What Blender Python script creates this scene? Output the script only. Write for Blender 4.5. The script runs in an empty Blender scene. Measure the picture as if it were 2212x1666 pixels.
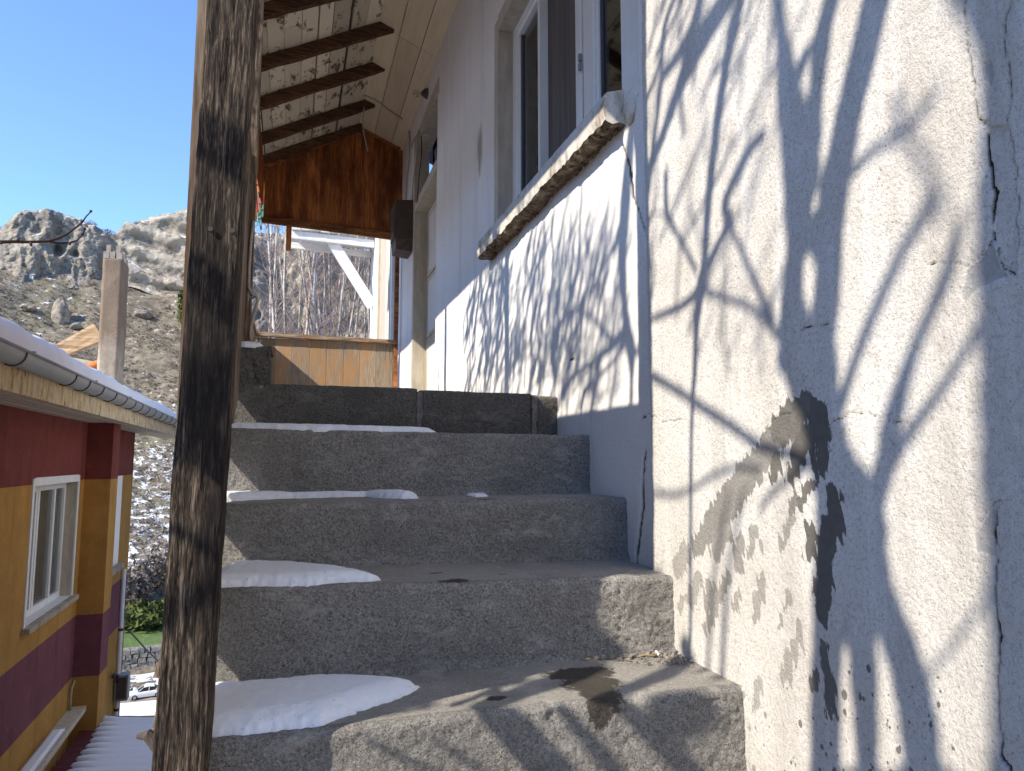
import bpy, math, random
import numpy as np
from mathutils import Matrix, Vector
random.seed(7); RNG = np.random.default_rng(11)
scn = bpy.context.scene
C = bpy.context.collection
# ------------------------------------------------------------------ camera, sky, sun, exposure
PITCH, YAW = math.radians(6.04), math.radians(17.2)
cam_d = bpy.data.cameras.new('camera'); cam = bpy.data.objects.new('camera', cam_d); C.objects.link(cam)
cam_d.sensor_width = 36.0; cam_d.lens = 36.0*1530/2212; cam_d.clip_start = 0.02; cam_d.clip_end = 6000
cam.location = (0, 0, 0); cam.rotation_euler = (math.radians(90)+PITCH, 0, -YAW)
scn.camera = cam
SUN = np.array([1.0, 0.46, -0.837])            # direction the sunlight travels
SUN_L = float(np.linalg.norm(SUN))
EL = math.atan2(0.837, math.hypot(1, .46))
world = bpy.data.worlds.new('World'); scn.world = world; world.use_nodes = True
wn = world.node_tree; wn.nodes.clear()
sky = wn.nodes.new('ShaderNodeTexSky'); sky.sky_type = 'NISHITA'; sky.sun_disc = False
sky.sun_elevation = EL; sky.sun_rotation = math.atan2(-1, -.46)
sky.altitude = 900; sky.air_density = 0.95; sky.dust_density = 0.0; sky.ozone_density = 5.5
bg = wn.nodes.new('ShaderNodeBackground'); bg.inputs[1].default_value = 0.15
wo = wn.nodes.new('ShaderNodeOutputWorld')
wn.links.new(sky.outputs[0], bg.inputs[0]); wn.links.new(bg.outputs[0], wo.inputs[0])
sd = bpy.data.lights.new('sun', 'SUN'); sd.energy = 2.8; sd.angle = math.radians(0.53); sd.color = (1.0, 0.91, 0.77)
so = bpy.data.objects.new('sun', sd); C.objects.link(so)
so.rotation_euler = Vector(SUN).to_track_quat('-Z', 'Y').to_euler(); so.location = (-6, -4, 8)
scn.view_settings.view_transform = 'Standard'; scn.view_settings.look = 'None'
scn.view_settings.exposure = 1.34; scn.view_settings.gamma = 1.0
try: scn.view_settings.use_curve_mapping = False
except Exception: pass
scn.render.engine = 'CYCLES'

# ------------------------------------------------------------------ pixel directions (2212 x 1666 picture) -> points on known planes
F, CX, CY = 1530.0, 1106.0, 833.0
cP, sP, cT, sT = math.cos(PITCH), math.sin(PITCH), math.cos(YAW), math.sin(YAW)
def ray(u, v):
    x = (u-CX)/F; z = -(v-CY)/F
    y, z = cP - z*sP, sP + z*cP
    return np.array([x*cT+y*sT, -x*sT+y*cT, z])
def onx(p, X): r = ray(*p); return r*(X/r[0])
def ony(p, Y): r = ray(*p); return r*(Y/r[1])
def onz(p, Z): r = ray(*p); return r*(Z/r[2])
def far(p, D): r = ray(*p); return r*(D/math.hypot(r[0], r[1]))
def proj(p):
    X, Y, Z = p; x = X*cT-Y*sT; y = X*sT+Y*cT
    y2 = y*cP+Z*sP; z2 = -y*sP+Z*cP
    return (CX+F*x/y2, CY-F*z2/y2) if y2 > .05 else (9e9, 9e9)
def crop(x0, y0, k):                              # enlarged crop of the 4080 px photograph -> 2212 px picture
    return lambda a, b: ((x0+a*k)/1.8445, (y0+b*k)/1.8445)
z1 = crop(0, 700, 900/1499); z2 = crop(0, 1600, 900/1019); z3 = crop(900, 0, 1000/1851); z4 = crop(900, 800, 1000/1851)
z5 = crop(1800, 0, .72); z6 = crop(700, 1500, 2000/2120); z7 = crop(2500, 0, 1580/1755); z8 = crop(2500, 1500, 1580/1674)
z10 = crop(1850, 900, 800/1666); z11 = crop(3300, 0, 780/1083); z12 = crop(3300, 1900, 780/1109); z13 = crop(1000, 2500, 2100/2212)
z14 = crop(450, 2300, 300/769)

# ------------------------------------------------------------------ noise
def vnoise(p, seed=0):
    p = np.asarray(p, float); i = np.floor(p).astype(np.int64); f = p-i; f = f*f*(3-2*f); out = 0
    for dx in (0, 1):
        for dy in (0, 1):
            for dz in (0, 1):
                h = ((i[:, 0]+dx)*374761393 + (i[:, 1]+dy)*668265263 + (i[:, 2]+dz)*2147483647 + seed*974634777) & 0xffffffff
                h = ((h ^ (h >> 13))*1274126177) & 0xffffffff; h = (h ^ (h >> 16)) & 0xffff
                w = (f[:, 0] if dx else 1-f[:, 0])*(f[:, 1] if dy else 1-f[:, 1])*(f[:, 2] if dz else 1-f[:, 2])
                out = out + w*(h/65535.0)
    return out*2-1
def fbm(p, o=4, seed=0, gain=.5):
    p = np.asarray(p, float); s = 0; a = 1; n = 0
    for k in range(o): s = s+a*vnoise(p*(2.03**k)+17.3*k, seed+k); n += a; a *= gain
    return s/n
def sstep(a, b, x): t = np.clip((x-a)/(b-a), 0, 1); return t*t*(3-2*t)
def seg_dist(P, pts, widths):                     # distance to a polyline minus its local half width, in the plane
    best = np.full(len(P), 9e9)
    for a, b, wa, wb in zip(pts[:-1], pts[1:], widths[:-1], widths[1:]):
        d = b-a; t = np.clip(((P-a)@d)/max(d@d, 1e-12), 0, 1)
        q = np.linalg.norm(P-a-t[:, None]*d, axis=1)-(wa+(wb-wa)*t)/2
        best = np.minimum(best, q)
    return best
def in_poly(P, poly):
    x, y = P[:, 0], P[:, 1]; r = np.zeros(len(P), bool); n = len(poly)
    for i in range(n):
        (x0, y0), (x1, y1) = poly[i], poly[(i+1) % n]
        if y0 == y1: continue
        c = ((y0 > y) != (y1 > y)) & (x < (x1-x0)*(y-y0)/(y1-y0)+x0); r ^= c
    return r

# ------------------------------------------------------------------ objects
def tag(o, label=None, cat=None, group=None, kind=None):
    for k, v in (('label', label), ('category', cat), ('group', group), ('kind', kind)):
        if v: o[k] = v
    return o
def link(name, me, m=None, parent=None, smooth=False):
    o = bpy.data.objects.new(name, me); C.objects.link(o)
    if m is not None: me.materials.append(m)
    if smooth: me.polygons.foreach_set('use_smooth', np.ones(len(me.polygons), bool))
    if parent is not None:
        o.parent = parent; o.matrix_parent_inverse = parent.matrix_world_keep.inverted() if hasattr(parent, 'matrix_world_keep') else world_of(parent).inverted()
    return o
def world_of(o):
    M = Matrix.Translation(o.location)
    return (world_of(o.parent) @ o.matrix_parent_inverse @ M) if o.parent else M
def thing(name, loc, label, cat, group=None):
    o = bpy.data.objects.new(name, None); C.objects.link(o); o.location = tuple(float(c) for c in loc); o.empty_display_size = .1
    return tag(o, label, cat, group)
class MB:
    def __init__(s): s.v = []; s.f = []
    def add(s, vs, fs):
        n = len(s.v); s.v += [tuple(float(c) for c in q) for q in vs]; s.f += [tuple(n+i for i in q) for q in fs]; return s
    def hexa(s, q):                                # 8 corners: bottom 4 ccw, top 4 ccw
        return s.add(q, [(3, 2, 1, 0), (4, 5, 6, 7), (0, 1, 5, 4), (1, 2, 6, 5), (2, 3, 7, 6), (3, 0, 4, 7)])
    def box(s, x0, x1, y0, y1, z0, z1):
        return s.hexa([(x0, y0, z0), (x1, y0, z0), (x1, y1, z0), (x0, y1, z0), (x0, y0, z1), (x1, y0, z1), (x1, y1, z1), (x0, y1, z1)])
    def beam(s, a, b, w, h, up=(0, 0, 1), w2=None, h2=None):  # bar from a to b, w across, h along up, edges chamfered
        a = np.array(a, float); b = np.array(b, float); d = b-a; d /= np.linalg.norm(d); up = np.array(up, float)
        x = np.cross(d, up); x /= np.linalg.norm(x); y = np.cross(x, d)
        rings = []
        for p, ww, hh in ((a, w, h), (b, w2 or w, h2 or h)):
            c = min(ww, hh)*.09; W, H = ww/2, hh/2
            rings.append([p+x*i+y*j for i, j in ((-W+c, -H), (W-c, -H), (W, -H+c), (W, H-c), (W-c, H), (-W+c, H), (-W, H-c), (-W, -H+c))])
        fs = [(7, 6, 5, 4, 3, 2, 1, 0), tuple(range(8, 16))]+[(i, (i+1) % 8, 8+(i+1) % 8, 8+i) for i in range(8)]
        return s.add(rings[0]+rings[1], fs)
    def tube(s, pts, rad, n=8, cap=True):
        pts = [np.array(p, float) for p in pts]; m = len(pts); r = rad if hasattr(rad, '__len__') else [rad]*m
        ref = None; vs = []
        for i, p in enumerate(pts):
            d = pts[min(i+1, m-1)]-pts[max(i-1, 0)]; d = d/(np.linalg.norm(d)+1e-12)
            if ref is None: ref = np.array([1, 0, 0]) if abs(d[0]) < .8 else np.array([0, 1, 0])
            x = np.cross(d, ref); x /= np.linalg.norm(x)+1e-12; ref = np.cross(x, d); 
            for k in range(n):
                t = 2*math.pi*k/n; vs.append(p+r[i]*(x*math.cos(t)+ref*math.sin(t)))
        fs = [(i*n+k, i*n+(k+1) % n, (i+1)*n+(k+1) % n, (i+1)*n+k) for i in range(m-1) for k in range(n)]
        if cap: fs += [tuple(range(n-1, -1, -1)), tuple(range((m-1)*n, m*n))]
        return s.add(vs, fs)
    def build(s, name, m, parent=None, smooth=False):
        me = bpy.data.meshes.new(name); me.from_pydata(s.v, [], s.f); me.update()
        return link(name, me, m, parent, smooth)
def grid_mesh(name, V, nu, nv, m, parent=None, mask=None, attrs=None, flip=False, smooth=True):
    """V: (nu*nv,3) vertices, u-major; mask (nu-1,nv-1) of quads kept."""
    i = np.arange((nu-1)*(nv-1)); a = (i//(nv-1))*nv + i % (nv-1)
    q = np.stack([a, a+nv, a+nv+1, a+1], 1)
    if flip: q = q[:, ::-1]
    if mask is not None: q = q[mask.ravel()]
    used = np.zeros(len(V), bool); used[q.ravel()] = True; idx = np.cumsum(used)-1
    V2 = V[used]; q = idx[q]
    me = bpy.data.meshes.new(name)
    me.vertices.add(len(V2)); me.vertices.foreach_set('co', V2.astype(np.float32).ravel())
    me.loops.add(q.size); me.loops.foreach_set('vertex_index', q.astype(np.int32).ravel())
    me.polygons.add(len(q)); me.polygons.foreach_set('loop_start', np.arange(0, q.size, 4, dtype=np.int32))
    if attrs:
        for k, val in attrs.items():
            at = me.attributes.new(k, 'FLOAT', 'POINT'); at.data.foreach_set('value', val[used].astype(np.float32))
    me.update(calc_edges=True); me.validate()
    return link(name, me, m, parent, smooth)
def rough_beam(name, a, b, w, h, m, parent=None, up=(0, 0, 1), seg=24, amp=.004, seed=0, freq=30, stretch=6, warp=0.0, taper=1.0, nw=5, split=0.0):
    """a sawn, weathered bar: ring grid along its length with noise on the surface"""
    a = np.array(a, float); b = np.array(b, float); L = np.linalg.norm(b-a); d = (b-a)/L; up = np.array(up, float)
    x = np.cross(d, up); x /= np.linalg.norm(x); y = np.cross(x, d)
    loop = []
    for k in range(4):
        for j in range(nw):
            t = j/nw*2-1
            loop.append([(t, -1), (1, t), (-t, 1), (-1, -t)][k])
    loop = np.array(loop); rr = np.maximum(np.abs(loop[:, 0]), np.abs(loop[:, 1])); 
    corner = (np.abs(loop[:, 0]) > .98) & (np.abs(loop[:, 1]) > .98); loop[corner] *= .95
    n = len(loop); V = []
    for i in range(seg+1):
        t = i/seg; c = a+d*L*t; s = 1+(taper-1)*t
        off = warp*math.sin(t*math.pi)*x
        V.append(c+off+np.outer(loop[:, 0]*w/2*s, x)+np.outer(loop[:, 1]*h/2*s, y))
    V = np.array(V).reshape(-1, 3)
    al = (V-a)@d; q = np.stack([(V-a)@x*freq, (V-a)@y*freq, al*freq/stretch], 1)
    nrm = np.tile(loop, (seg+1, 1)); nv = nrm[:, :1]*x+nrm[:, 1:]*y
    V = V+nv*(amp*fbm(q, 3, seed))[:, None]
    if split:                                       # drying cracks along the grain
        g = np.abs(vnoise(q*[.55, .55, .22]+5, seed+40))+.5*np.clip(-vnoise(q*[.1, .1, .12], seed+41), 0, 1)*0; m_ = sstep(-.1, .35, vnoise(q*[.06, .06, .16], seed+42))
        V = V-nv*(split*m_*sstep(.10, .0, g))[:, None]
    fs = [(i*n+k, (i+1)*n+k, (i+1)*n+(k+1) % n, i*n+(k+1) % n) for i in range(seg) for k in range(n)]
    fs += [tuple(range(n)), tuple(range(seg*n+n-1, seg*n-1, -1))]
    return MB().add(V, fs).build(name, m, parent)

# ------------------------------------------------------------------ materials
class NT:
    def __init__(s, name):
        s.m = bpy.data.materials.new(name); s.m.use_nodes = True; s.t = s.m.node_tree; s.t.nodes.clear()
        s.o = s.n('OutputMaterial'); s.b = s.n('BsdfPrincipled'); s.l(s.b.outputs[0], s.o.inputs[0])
        s.tc = s.n('TexCoord').outputs['Object']
    def n(s, k, **kw):
        nd = s.t.nodes.new('ShaderNode'+k)
        for a, v in kw.items(): setattr(nd, a, v)
        return nd
    def l(s, a, b): s.t.links.new(a, b)
    def mapd(s, sc, rot=(0, 0, 0)):
        mp = s.n('Mapping'); mp.inputs['Scale'].default_value = sc; mp.inputs['Rotation'].default_value = rot; s.l(s.tc, mp.inputs[0]); return mp.outputs[0]
    def noise(s, scale, detail=6, rough=.6, sc=None, dist=0, rot=(0, 0, 0)):
        nd = s.n('TexNoise'); nd.inputs['Scale'].default_value = scale; nd.inputs['Detail'].default_value = detail
        nd.inputs['Roughness'].default_value = rough; nd.inputs['Distortion'].default_value = dist
        s.l(s.mapd(sc, rot) if sc else s.tc, nd.inputs['Vector']); return nd.outputs[0]
    def voro(s, scale, feature='F1', sc=None):
        nd = s.n('TexVoronoi', feature=feature); nd.inputs['Scale'].default_value = scale
        s.l(s.mapd(sc) if sc else s.tc, nd.inputs['Vector']); return nd.outputs['Distance']
    def attr(s, name): nd = s.n('Attribute'); nd.attribute_name = name; return nd.outputs['Fac']
    def ramp(s, fac, *stops):
        nd = s.n('ValToRGB'); e = nd.color_ramp.elements
        while len(e) < len(stops): e.new(.5)
        for el, (p, c) in zip(e, stops):
            el.position = p; el.color = (c if hasattr(c, '__len__') else (c, c, c))+((1,) if not hasattr(c, '__len__') or len(c) == 3 else ())
        s.l(fac, nd.inputs[0]); return nd.outputs[0]
    def mix(s, fac, a, b, mode='MIX'):
        nd = s.n('Mix', data_type='RGBA', blend_type=mode)
        for i, v in ((0, fac), (6, a), (7, b)):
            if hasattr(v, 'links') or hasattr(v, 'is_linked'): s.l(v, nd.inputs[i])
            elif hasattr(v, '__len__'): nd.inputs[i].default_value = tuple(v)+(1,)
            else: nd.inputs[i].default_value = v
        return nd.outputs[2]
    def math(s, op, a, b=None, c=None):
        nd = s.n('Math', operation=op)
        for i, v in enumerate((a, b, c)):
            if v is None: continue
            if hasattr(v, 'is_linked'): s.l(v, nd.inputs[i])
            else: nd.inputs[i].default_value = v
        return nd.outputs[0]
    def bump(s, h, strength=.5, dist=.01, prev=None):
        nd = s.n('Bump'); nd.inputs['Strength'].default_value = strength; nd.inputs['Distance'].default_value = dist
        s.l(h, nd.inputs['Height'])
        if prev is not None: s.l(prev, nd.inputs['Normal'])
        return nd.outputs[0]
    def rand(s): return s.n('ObjectInfo').outputs['Random']
    def out(s, col, rough=.85, normal=None, spec=.3, metal=0):
        for k, v in (('Base Color', col), ('Roughness', rough), ('Metallic', metal), ('Specular IOR Level', spec)):
            if hasattr(v, 'is_linked'): s.l(v, s.b.inputs[k])
            elif hasattr(v, '__len__'): s.b.inputs[k].default_value = tuple(v)+(1,)
            else: s.b.inputs[k].default_value = v
        if normal is not None: s.l(normal, s.b.inputs['Normal'])
        return s.m
def simple(name, c, rough=.8, vary=.25, scale=30, bump=.2, bd=.003, spec=.3, metal=0, sc=None):
    k = NT(name); n = k.noise(scale, 6, .65, sc); d = tuple(x*(1-vary) for x in c); e = tuple(min(1, x*(1+vary)) for x in c)
    return k.out(k.ramp(n, (.3, d), (.7, e)), rough, k.bump(n, bump, bd), spec, metal)
def wood(name, dark, mid, light, axis, rough=.85, grain=70, stain=None, contrast=(.40, .5, .61), bump=.6, bd=.004, rnd=.35, paint=None):
    k = NT(name); sc = [1, 1, 1]; sc[axis] = .07
    g = k.noise(grain, 8, .7, tuple(sc), .6); g2 = k.noise(grain*4, 4, .6, tuple(sc))
    f = k.math('ADD', k.math('MULTIPLY', g, .7), k.math('MULTIPLY', g2, .3))
    col = k.ramp(f, (contrast[0], dark), (contrast[1], mid), (contrast[2], light))
    big = k.noise(5, 5, .7, tuple([1 if i != axis else .3 for i in range(3)]))
    if stain: col = k.mix(k.ramp(big, (.47, 0.), (.62, .85)), col, stain)
    if paint:                                     # worn paint over bare boards
        pm = k.noise(11, 8, .75, tuple([1 if i != axis else .45 for i in range(3)]), .3)
        pc = k.mix(k.noise(60, 4, .6), paint[0], paint[1]); lo, hi = paint[2]
        col = k.mix(k.ramp(pm, (lo, 1.), (hi, 0.)), col, pc)
    r = k.rand(); v = k.math('ADD', k.math('MULTIPLY', r, rnd), 1-rnd/2)
    hs = k.n('HueSaturation'); k.l(v, hs.inputs['Value']); k.l(col, hs.inputs['Color'])
    return k.out(hs.outputs[0], rough, k.bump(f, bump, bd), .2)
def plaster(name, attrs):
    k = NT(name)
    big = k.noise(2.2, 6, .65); mid = k.noise(14, 6, .7); streak = k.noise(9, 5, .6, (1, 1, .12))
    pits = k.voro(190); fine = k.noise(420, 3, .6); med = k.noise(120, 5, .7)
    base = k.mix(k.ramp(big, (.35, 0.), (.68, 1.)), (.80, .78, .745), (.67, .63, .575))
    base = k.mix(k.ramp(streak, (.5, 0.), (.66, .5)), base, (.50, .475, .44)); base = k.mix(k.ramp(k.noise(16, 4, .6, (1, 1, .06)), (.54, 0.), (.66, .6)), base, (.86, .85, .82))
    base = k.mix(k.ramp(mid, (.56, 0.), (.75, .5)), base, (.46, .43, .39))
    sp = k.ramp(k.math('ADD', k.math('MULTIPLY', med, .5), k.math('MULTIPLY', fine, .5)), (.40, .0), (.50, 1.))
    base = k.mix(k.math('MULTIPLY', k.math('SUBTRACT', 1.0, sp), .62), base, (.30, .28, .26))
    pm = k.math('MULTIPLY', k.ramp(k.voro(70), (.10, 1.), (.17, 0.)), k.ramp(k.noise(16, 4, .6), (.50, 0.), (.60, .75))); base = k.mix(pm, base, (.22, .20, .185))
    pm2 = k.math('MULTIPLY', k.ramp(k.voro(150), (.12, 1.), (.22, 0.)), k.ramp(k.noise(5, 4, .6), (.42, 0.), (.58, .7))); base = k.mix(pm2, base, (.33, .31, .29))
    # pale drips, wet splashes, bare cement, cracks (fields carried by the mesh)
    grit = k.math('MULTIPLY', k.math('SUBTRACT', k.noise(110, 6, .75, (1, 1, .22), 0, (.30, 0, 0)), .5), 1.9)
    if attrs:
        dirt = k.attr('dirt'); base = k.mix(dirt, base, (.50, .455, .39))
        ex = k.ramp(k.math('ADD', k.attr('bare'), grit), (.45, 0.), (.58, 1.))
        base = k.mix(ex, base, k.mix(k.noise(40, 6, .7), (.34, .33, .315), (.52, .51, .49)))
        st = k.ramp(k.math('ADD', k.attr('wet'), k.math('MULTIPLY', grit, .8)), (.40, 0.), (.52, 1.))
        amt = k.math('MULTIPLY', st, k.attr('wetamt'))
        base = k.mix(amt, base, k.mix(k.noise(60, 4, .6), (.11, .104, .096), (.20, .187, .166)))
        base = k.mix(k.ramp(k.attr('crack'), (.25, 0.), (.8, 1.)), base, (.035, .032, .03))
    n1 = k.bump(mid, .3, .006); n2 = k.bump(med, 1.0, .0055, n1); n3 = k.bump(fine, .7, .002, n2)
    return k.out(base, .92, n3, .15)
M = {}
M['plaster_near'] = plaster('rough_plaster', True)
def whitewash():
    k = NT('whitewash'); big = k.noise(1.6, 5, .6); str_ = k.noise(7, 6, .6, (1, 1, .10)); med = k.noise(110, 5, .7); mid = k.noise(10, 6, .65)
    b = k.mix(k.ramp(big, (.35, 0.), (.7, 1.)), (.88, .86, .82), (.82, .79, .745))
    b = k.mix(k.ramp(str_, (.52, 0.), (.78, .5)), b, (.52, .50, .47))
    b = k.mix(k.ramp(k.attr('dirt'), (.2, 0.), (.9, 1.)), b, (.33, .29, .24))
    b = k.mix(k.ramp(med, (.36, .4), (.5, 0.)), b, (.5, .49, .48))
    b = k.mix(k.ramp(k.attr('crack'), (.25, 0.), (.8, 1.)), b, (.13, .11, .09))
    return k.out(b, .9, k.bump(med, .5, .003, k.bump(mid, .3, .008)), .15)
M['whitewash'] = whitewash()
def concrete(name, lo, hi, warm, pitscale=150, wet=True):
    k = NT(name); big = k.noise(3.5, 7, .7); med = k.noise(150, 8, .75); fine = k.noise(400, 4, .65); pit = k.voro(pitscale); agg = k.voro(75)
    f = k.math('ADD', k.math('MULTIPLY', med, .55), k.math('MULTIPLY', fine, .45))
    b = k.ramp(f, (.41, lo), (.50, hi), (.60, warm))
    b = k.mix(k.ramp(big, (.38, .4), (.54, 0.)), b, tuple(c*.55 for c in hi)); b = k.mix(k.ramp(k.noise(6, 6, .7, (1, 1, 2.5)), (.55, 0.), (.68, .6)), b, tuple(min(1, c*1.1) for c in warm))
    b = k.mix(k.ramp(k.noise(22, 6, .7), (.57, 0.), (.72, .5)), b, tuple(min(1, c*1.25) for c in warm))
    pale = k.math('MULTIPLY', k.ramp(k.voro(17), (.10, 1.), (.16, 0.)), k.ramp(k.noise(31, 2), (.6, 0.), (.64, .8)))
    b = k.mix(pale, b, (.42, .40, .37))
    if wet:
        w = k.ramp(k.math('ADD', k.attr('wet'), k.math('MULTIPLY', k.math('SUBTRACT', k.noise(70, 6, .7), .5), 1.0)), (.42, 0.), (.55, 1.))
        b = k.mix(k.math('MULTIPLY', w, .85), b, (.045, .035, .026))
        rg = k.math('SUBTRACT', .93, k.math('MULTIPLY', w, .25))
    else: rg = .93
    h = k.math('ADD', k.math('MULTIPLY', med, .6), k.math('MULTIPLY', k.ramp(pit, (.0, 0.), (.45, 1.)), .4))
    return k.out(b, rg, k.bump(fine, .9, .004, k.bump(h, 1.0, .020)), .2)
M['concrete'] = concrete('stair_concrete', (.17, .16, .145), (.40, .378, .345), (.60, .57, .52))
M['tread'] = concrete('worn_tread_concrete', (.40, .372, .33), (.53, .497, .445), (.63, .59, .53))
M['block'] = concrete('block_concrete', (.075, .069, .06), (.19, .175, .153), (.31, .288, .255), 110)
M['mortar'] = concrete('mortar', (.18, .165, .15), (.30, .275, .25), (.38, .35, .32), wet=False)
def snowmat():
    k = NT('snow'); n = k.noise(45, 6, .7); f = k.noise(300, 3, .6); sp = k.noise(120, 2, .5)
    b = k.mix(k.ramp(sp, (.70, 0.), (.735, .6)), k.mix(n, (.80, .83, .88), (.90, .91, .93)), (.35, .32, .28))
    m = k.out(b, .65, k.bump(f, .5, .002, k.bump(n, .35, .008)), .3)
    k.b.inputs['Subsurface Weight'].default_value = .25; k.b.inputs['Subsurface Radius'].default_value = (.02, .025, .03); k.b.inputs['Subsurface Scale'].default_value = .6
    return m
M['snow'] = snowmat()
M['post'] = wood('weathered_post', (.009, .007, .006), (.07, .051, .037), (.28, .222, .165), 2, grain=190, stain=(.013, .010, .010), contrast=(.41, .51, .62), bump=1.0, bd=.006)
M['post2'] = wood('weathered_small_post', (.05, .035, .025), (.17, .12, .08), (.33, .26, .19), 2, grain=80, stain=(.09, .05, .03))
M['rafter'] = wood('dark_rafter', (.03, .015, .009), (.085, .04, .022), (.19, .095, .055), 0, grain=60, contrast=(.38, .5, .64))
M['deck'] = wood('painted_roof_board', (.05, .03, .02), (.16, .11, .075), (.30, .23, .16), 1, grain=45, paint=((.74, .66, .52), (.58, .50, .37), (.54, .585)), rnd=.5)
M['soffit'] = wood('cream_soffit_board', (.60, .50, .35), (.74, .64, .475), (.80, .71, .545), 1, grain=18, contrast=(.25, .48, .7), bump=.2, rnd=.12)
M['gable'] = wood('varnished_gable', (.16, .046, .014), (.35, .112, .03), (.50, .19, .055), 2, rough=.5, grain=28, stain=(.13, .035, .012), rnd=.4)
M['gable_trim'] = wood('varnished_trim', (.16, .05, .015), (.34, .13, .04), (.46, .20, .07), 0, rough=.55, grain=40, stain=(.08, .03, .015))
M['rail'] = wood('weathered_rail_plank', (.12, .09, .065), (.31, .25, .185), (.48, .41, .33), 2, grain=75, stain=(.42, .24, .11), contrast=(.3, .5, .7), rnd=.35)
M['railtop'] = wood('weathered_top_rail', (.15, .10, .065), (.38, .29, .21), (.52, .42, .32), 0, grain=45, stain=(.34, .13, .04))
M['siderail'] = wood('weathered_side_plank', (.10, .07, .05), (.25, .19, .135), (.38, .30, .22), 2, grain=45, stain=(.12, .07, .04))
M['timber'] = wood('raw_timber', (.26, .16, .08), (.46, .31, .17), (.60, .45, .28), 0, grain=20)
M['cream'] = simple('cream_paint', (.55, .49, .38), .6, .18, 14, .3, .004, sc=(1, 1, .3))
M['jamb'] = simple('aged_cream_jamb', (.52, .46, .37), .65, .2, 20, .3, .004, sc=(1, 1, .25))
M['white_paint'] = simple('white_paint', (.76, .75, .71), .55, .08, 9, .12, .003)
M['pvc'] = simple('white_pvc', (.86, .855, .83), .3, .03, 12, .03, .001, spec=.5)
M['gasket'] = simple('grey_gasket', (.12, .12, .13), .6, .1)
M['dark_room'] = simple('dark_room', (.055, .045, .04), .9, .2, 3)
M['curtain'] = simple('brown_curtain', (.17, .145, .13), .9, .35, 14, .5, .01, sc=(1, 4, .05))
M['sill'] = None
def sillmat():
    k = NT('stained_sill'); n = k.noise(12, 7, .7, (1, 1, .6)); n2 = k.noise(50, 6, .7)
    b = k.ramp(n, (.34, (.26, .20, .14)), (.42, (.50, .44, .36)), (.52, (.72, .68, .61)))
    b = k.mix(k.ramp(n2, (.55, 0.), (.7, .5)), b, (.30, .24, .18))
    return k.out(b, .9, k.bump(n2, .8, .006), .2)
M['sill'] = sillmat()
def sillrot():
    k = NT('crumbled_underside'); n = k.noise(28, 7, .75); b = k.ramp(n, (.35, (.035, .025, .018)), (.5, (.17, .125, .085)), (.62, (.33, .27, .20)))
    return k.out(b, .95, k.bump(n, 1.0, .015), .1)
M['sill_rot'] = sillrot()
def glass():
    k = NT('window_glass'); k.t.nodes.remove(k.b); tr = k.n('BsdfTransparent'); tr.inputs[0].default_value = (.82, .85, .86, 1)
    gl = k.n('BsdfGlossy'); gl.inputs['Roughness'].default_value = .03; fr = k.n('Fresnel'); fr.inputs[0].default_value = 1.5
    f = k.math('MINIMUM', k.math('MULTIPLY_ADD', fr.outputs[0], .75, .02), 1.0)
    mx = k.n('MixShader'); k.l(f, mx.inputs[0]); k.l(tr.outputs[0], mx.inputs[1]); k.l(gl.outputs[0], mx.inputs[2]); k.l(mx.outputs[0], k.o.inputs[0]); return k.m
M['glass'] = glass()
M['tin'] = simple('dark_tin', (.05, .06, .07), .5, .2, 8, .1, metal=.3)
M['box'] = simple('brown_metal', (.075, .05, .04), .45, .25, 10, .15, .002, spec=.4)
M['boxface'] = simple('brown_metal_worn', (.10, .075, .06), .55, .35, 18, .3, .002)
M['cable'] = simple('cream_cable', (.42, .37, .28), .6, .15, 40)
M['wire'] = simple('dark_wire', (.06, .05, .045), .6, .2, 40)
M['rope'] = simple('grey_rope', (.42, .36, .29), .9, .35, 160, .8, .002)
M['bulbglass'] = simple('bulb_glass', (.55, .53, .5), .1, .05, 10, 0, spec=.8)
M['porcelain'] = simple('socket', (.10, .085, .07), .5)
for nm, c in (('orange', (.75, .19, .05)), ('pink', (.62, .20, .18)), ('green', (.10, .42, .27)), ('teal', (.15, .50, .58))): M['peg_'+nm] = simple('peg_'+nm, c, .45, .1)
def stucco(name, c):
    k = NT(name); n = k.noise(3, 6, .7); f = k.noise(110, 5, .7); st = k.noise(5, 5, .6, (1, 1, .12))
    b = k.mix(k.ramp(n, (.3, 0.), (.7, 1.)), tuple(x*.8 for x in c), tuple(min(1, x*1.12) for x in c))
    b = k.mix(k.ramp(st, (.50, 0.), (.66, .55)), b, tuple(x*.6 for x in c)); b = k.mix(k.ramp(k.noise(9, 5, .7), (.58, 0.), (.70, .35)), b, tuple(min(1, x*1.5+.03) for x in c))
    return k.out(b, .92, k.bump(f, .7, .006), .15)
M['red'] = stucco('oxblood_stucco', (.20, .052, .042)); M['ochre'] = stucco('ochre_stucco', (.47, .25, .065)); M['plum'] = stucco('plum_stucco', (.205, .075, .088))
def fasciam():
    k = NT('peeling_fascia'); n = k.noise(14, 8, .75, (1, 1, .4)); st = k.noise(22, 5, .7, (1, 1, .06))
    b = k.ramp(n, (.36, (.24, .15, .075)), (.46, (.55, .44, .27)), (.6, (.68, .60, .45)))
    b = k.mix(k.ramp(st, (.52, 0.), (.68, .75)), b, (.42, .27, .10))
    return k.out(b, .9, k.bump(n, .5, .006), .1)
M['fascia'] = fasciam()
M['zinc'] = simple('zinc_gutter', (.30, .315, .335), .5, .12, 4, .08, spec=.5, metal=.35)
M['zincdark'] = simple('gutter_seam', (.06, .06, .065), .6)
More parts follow.
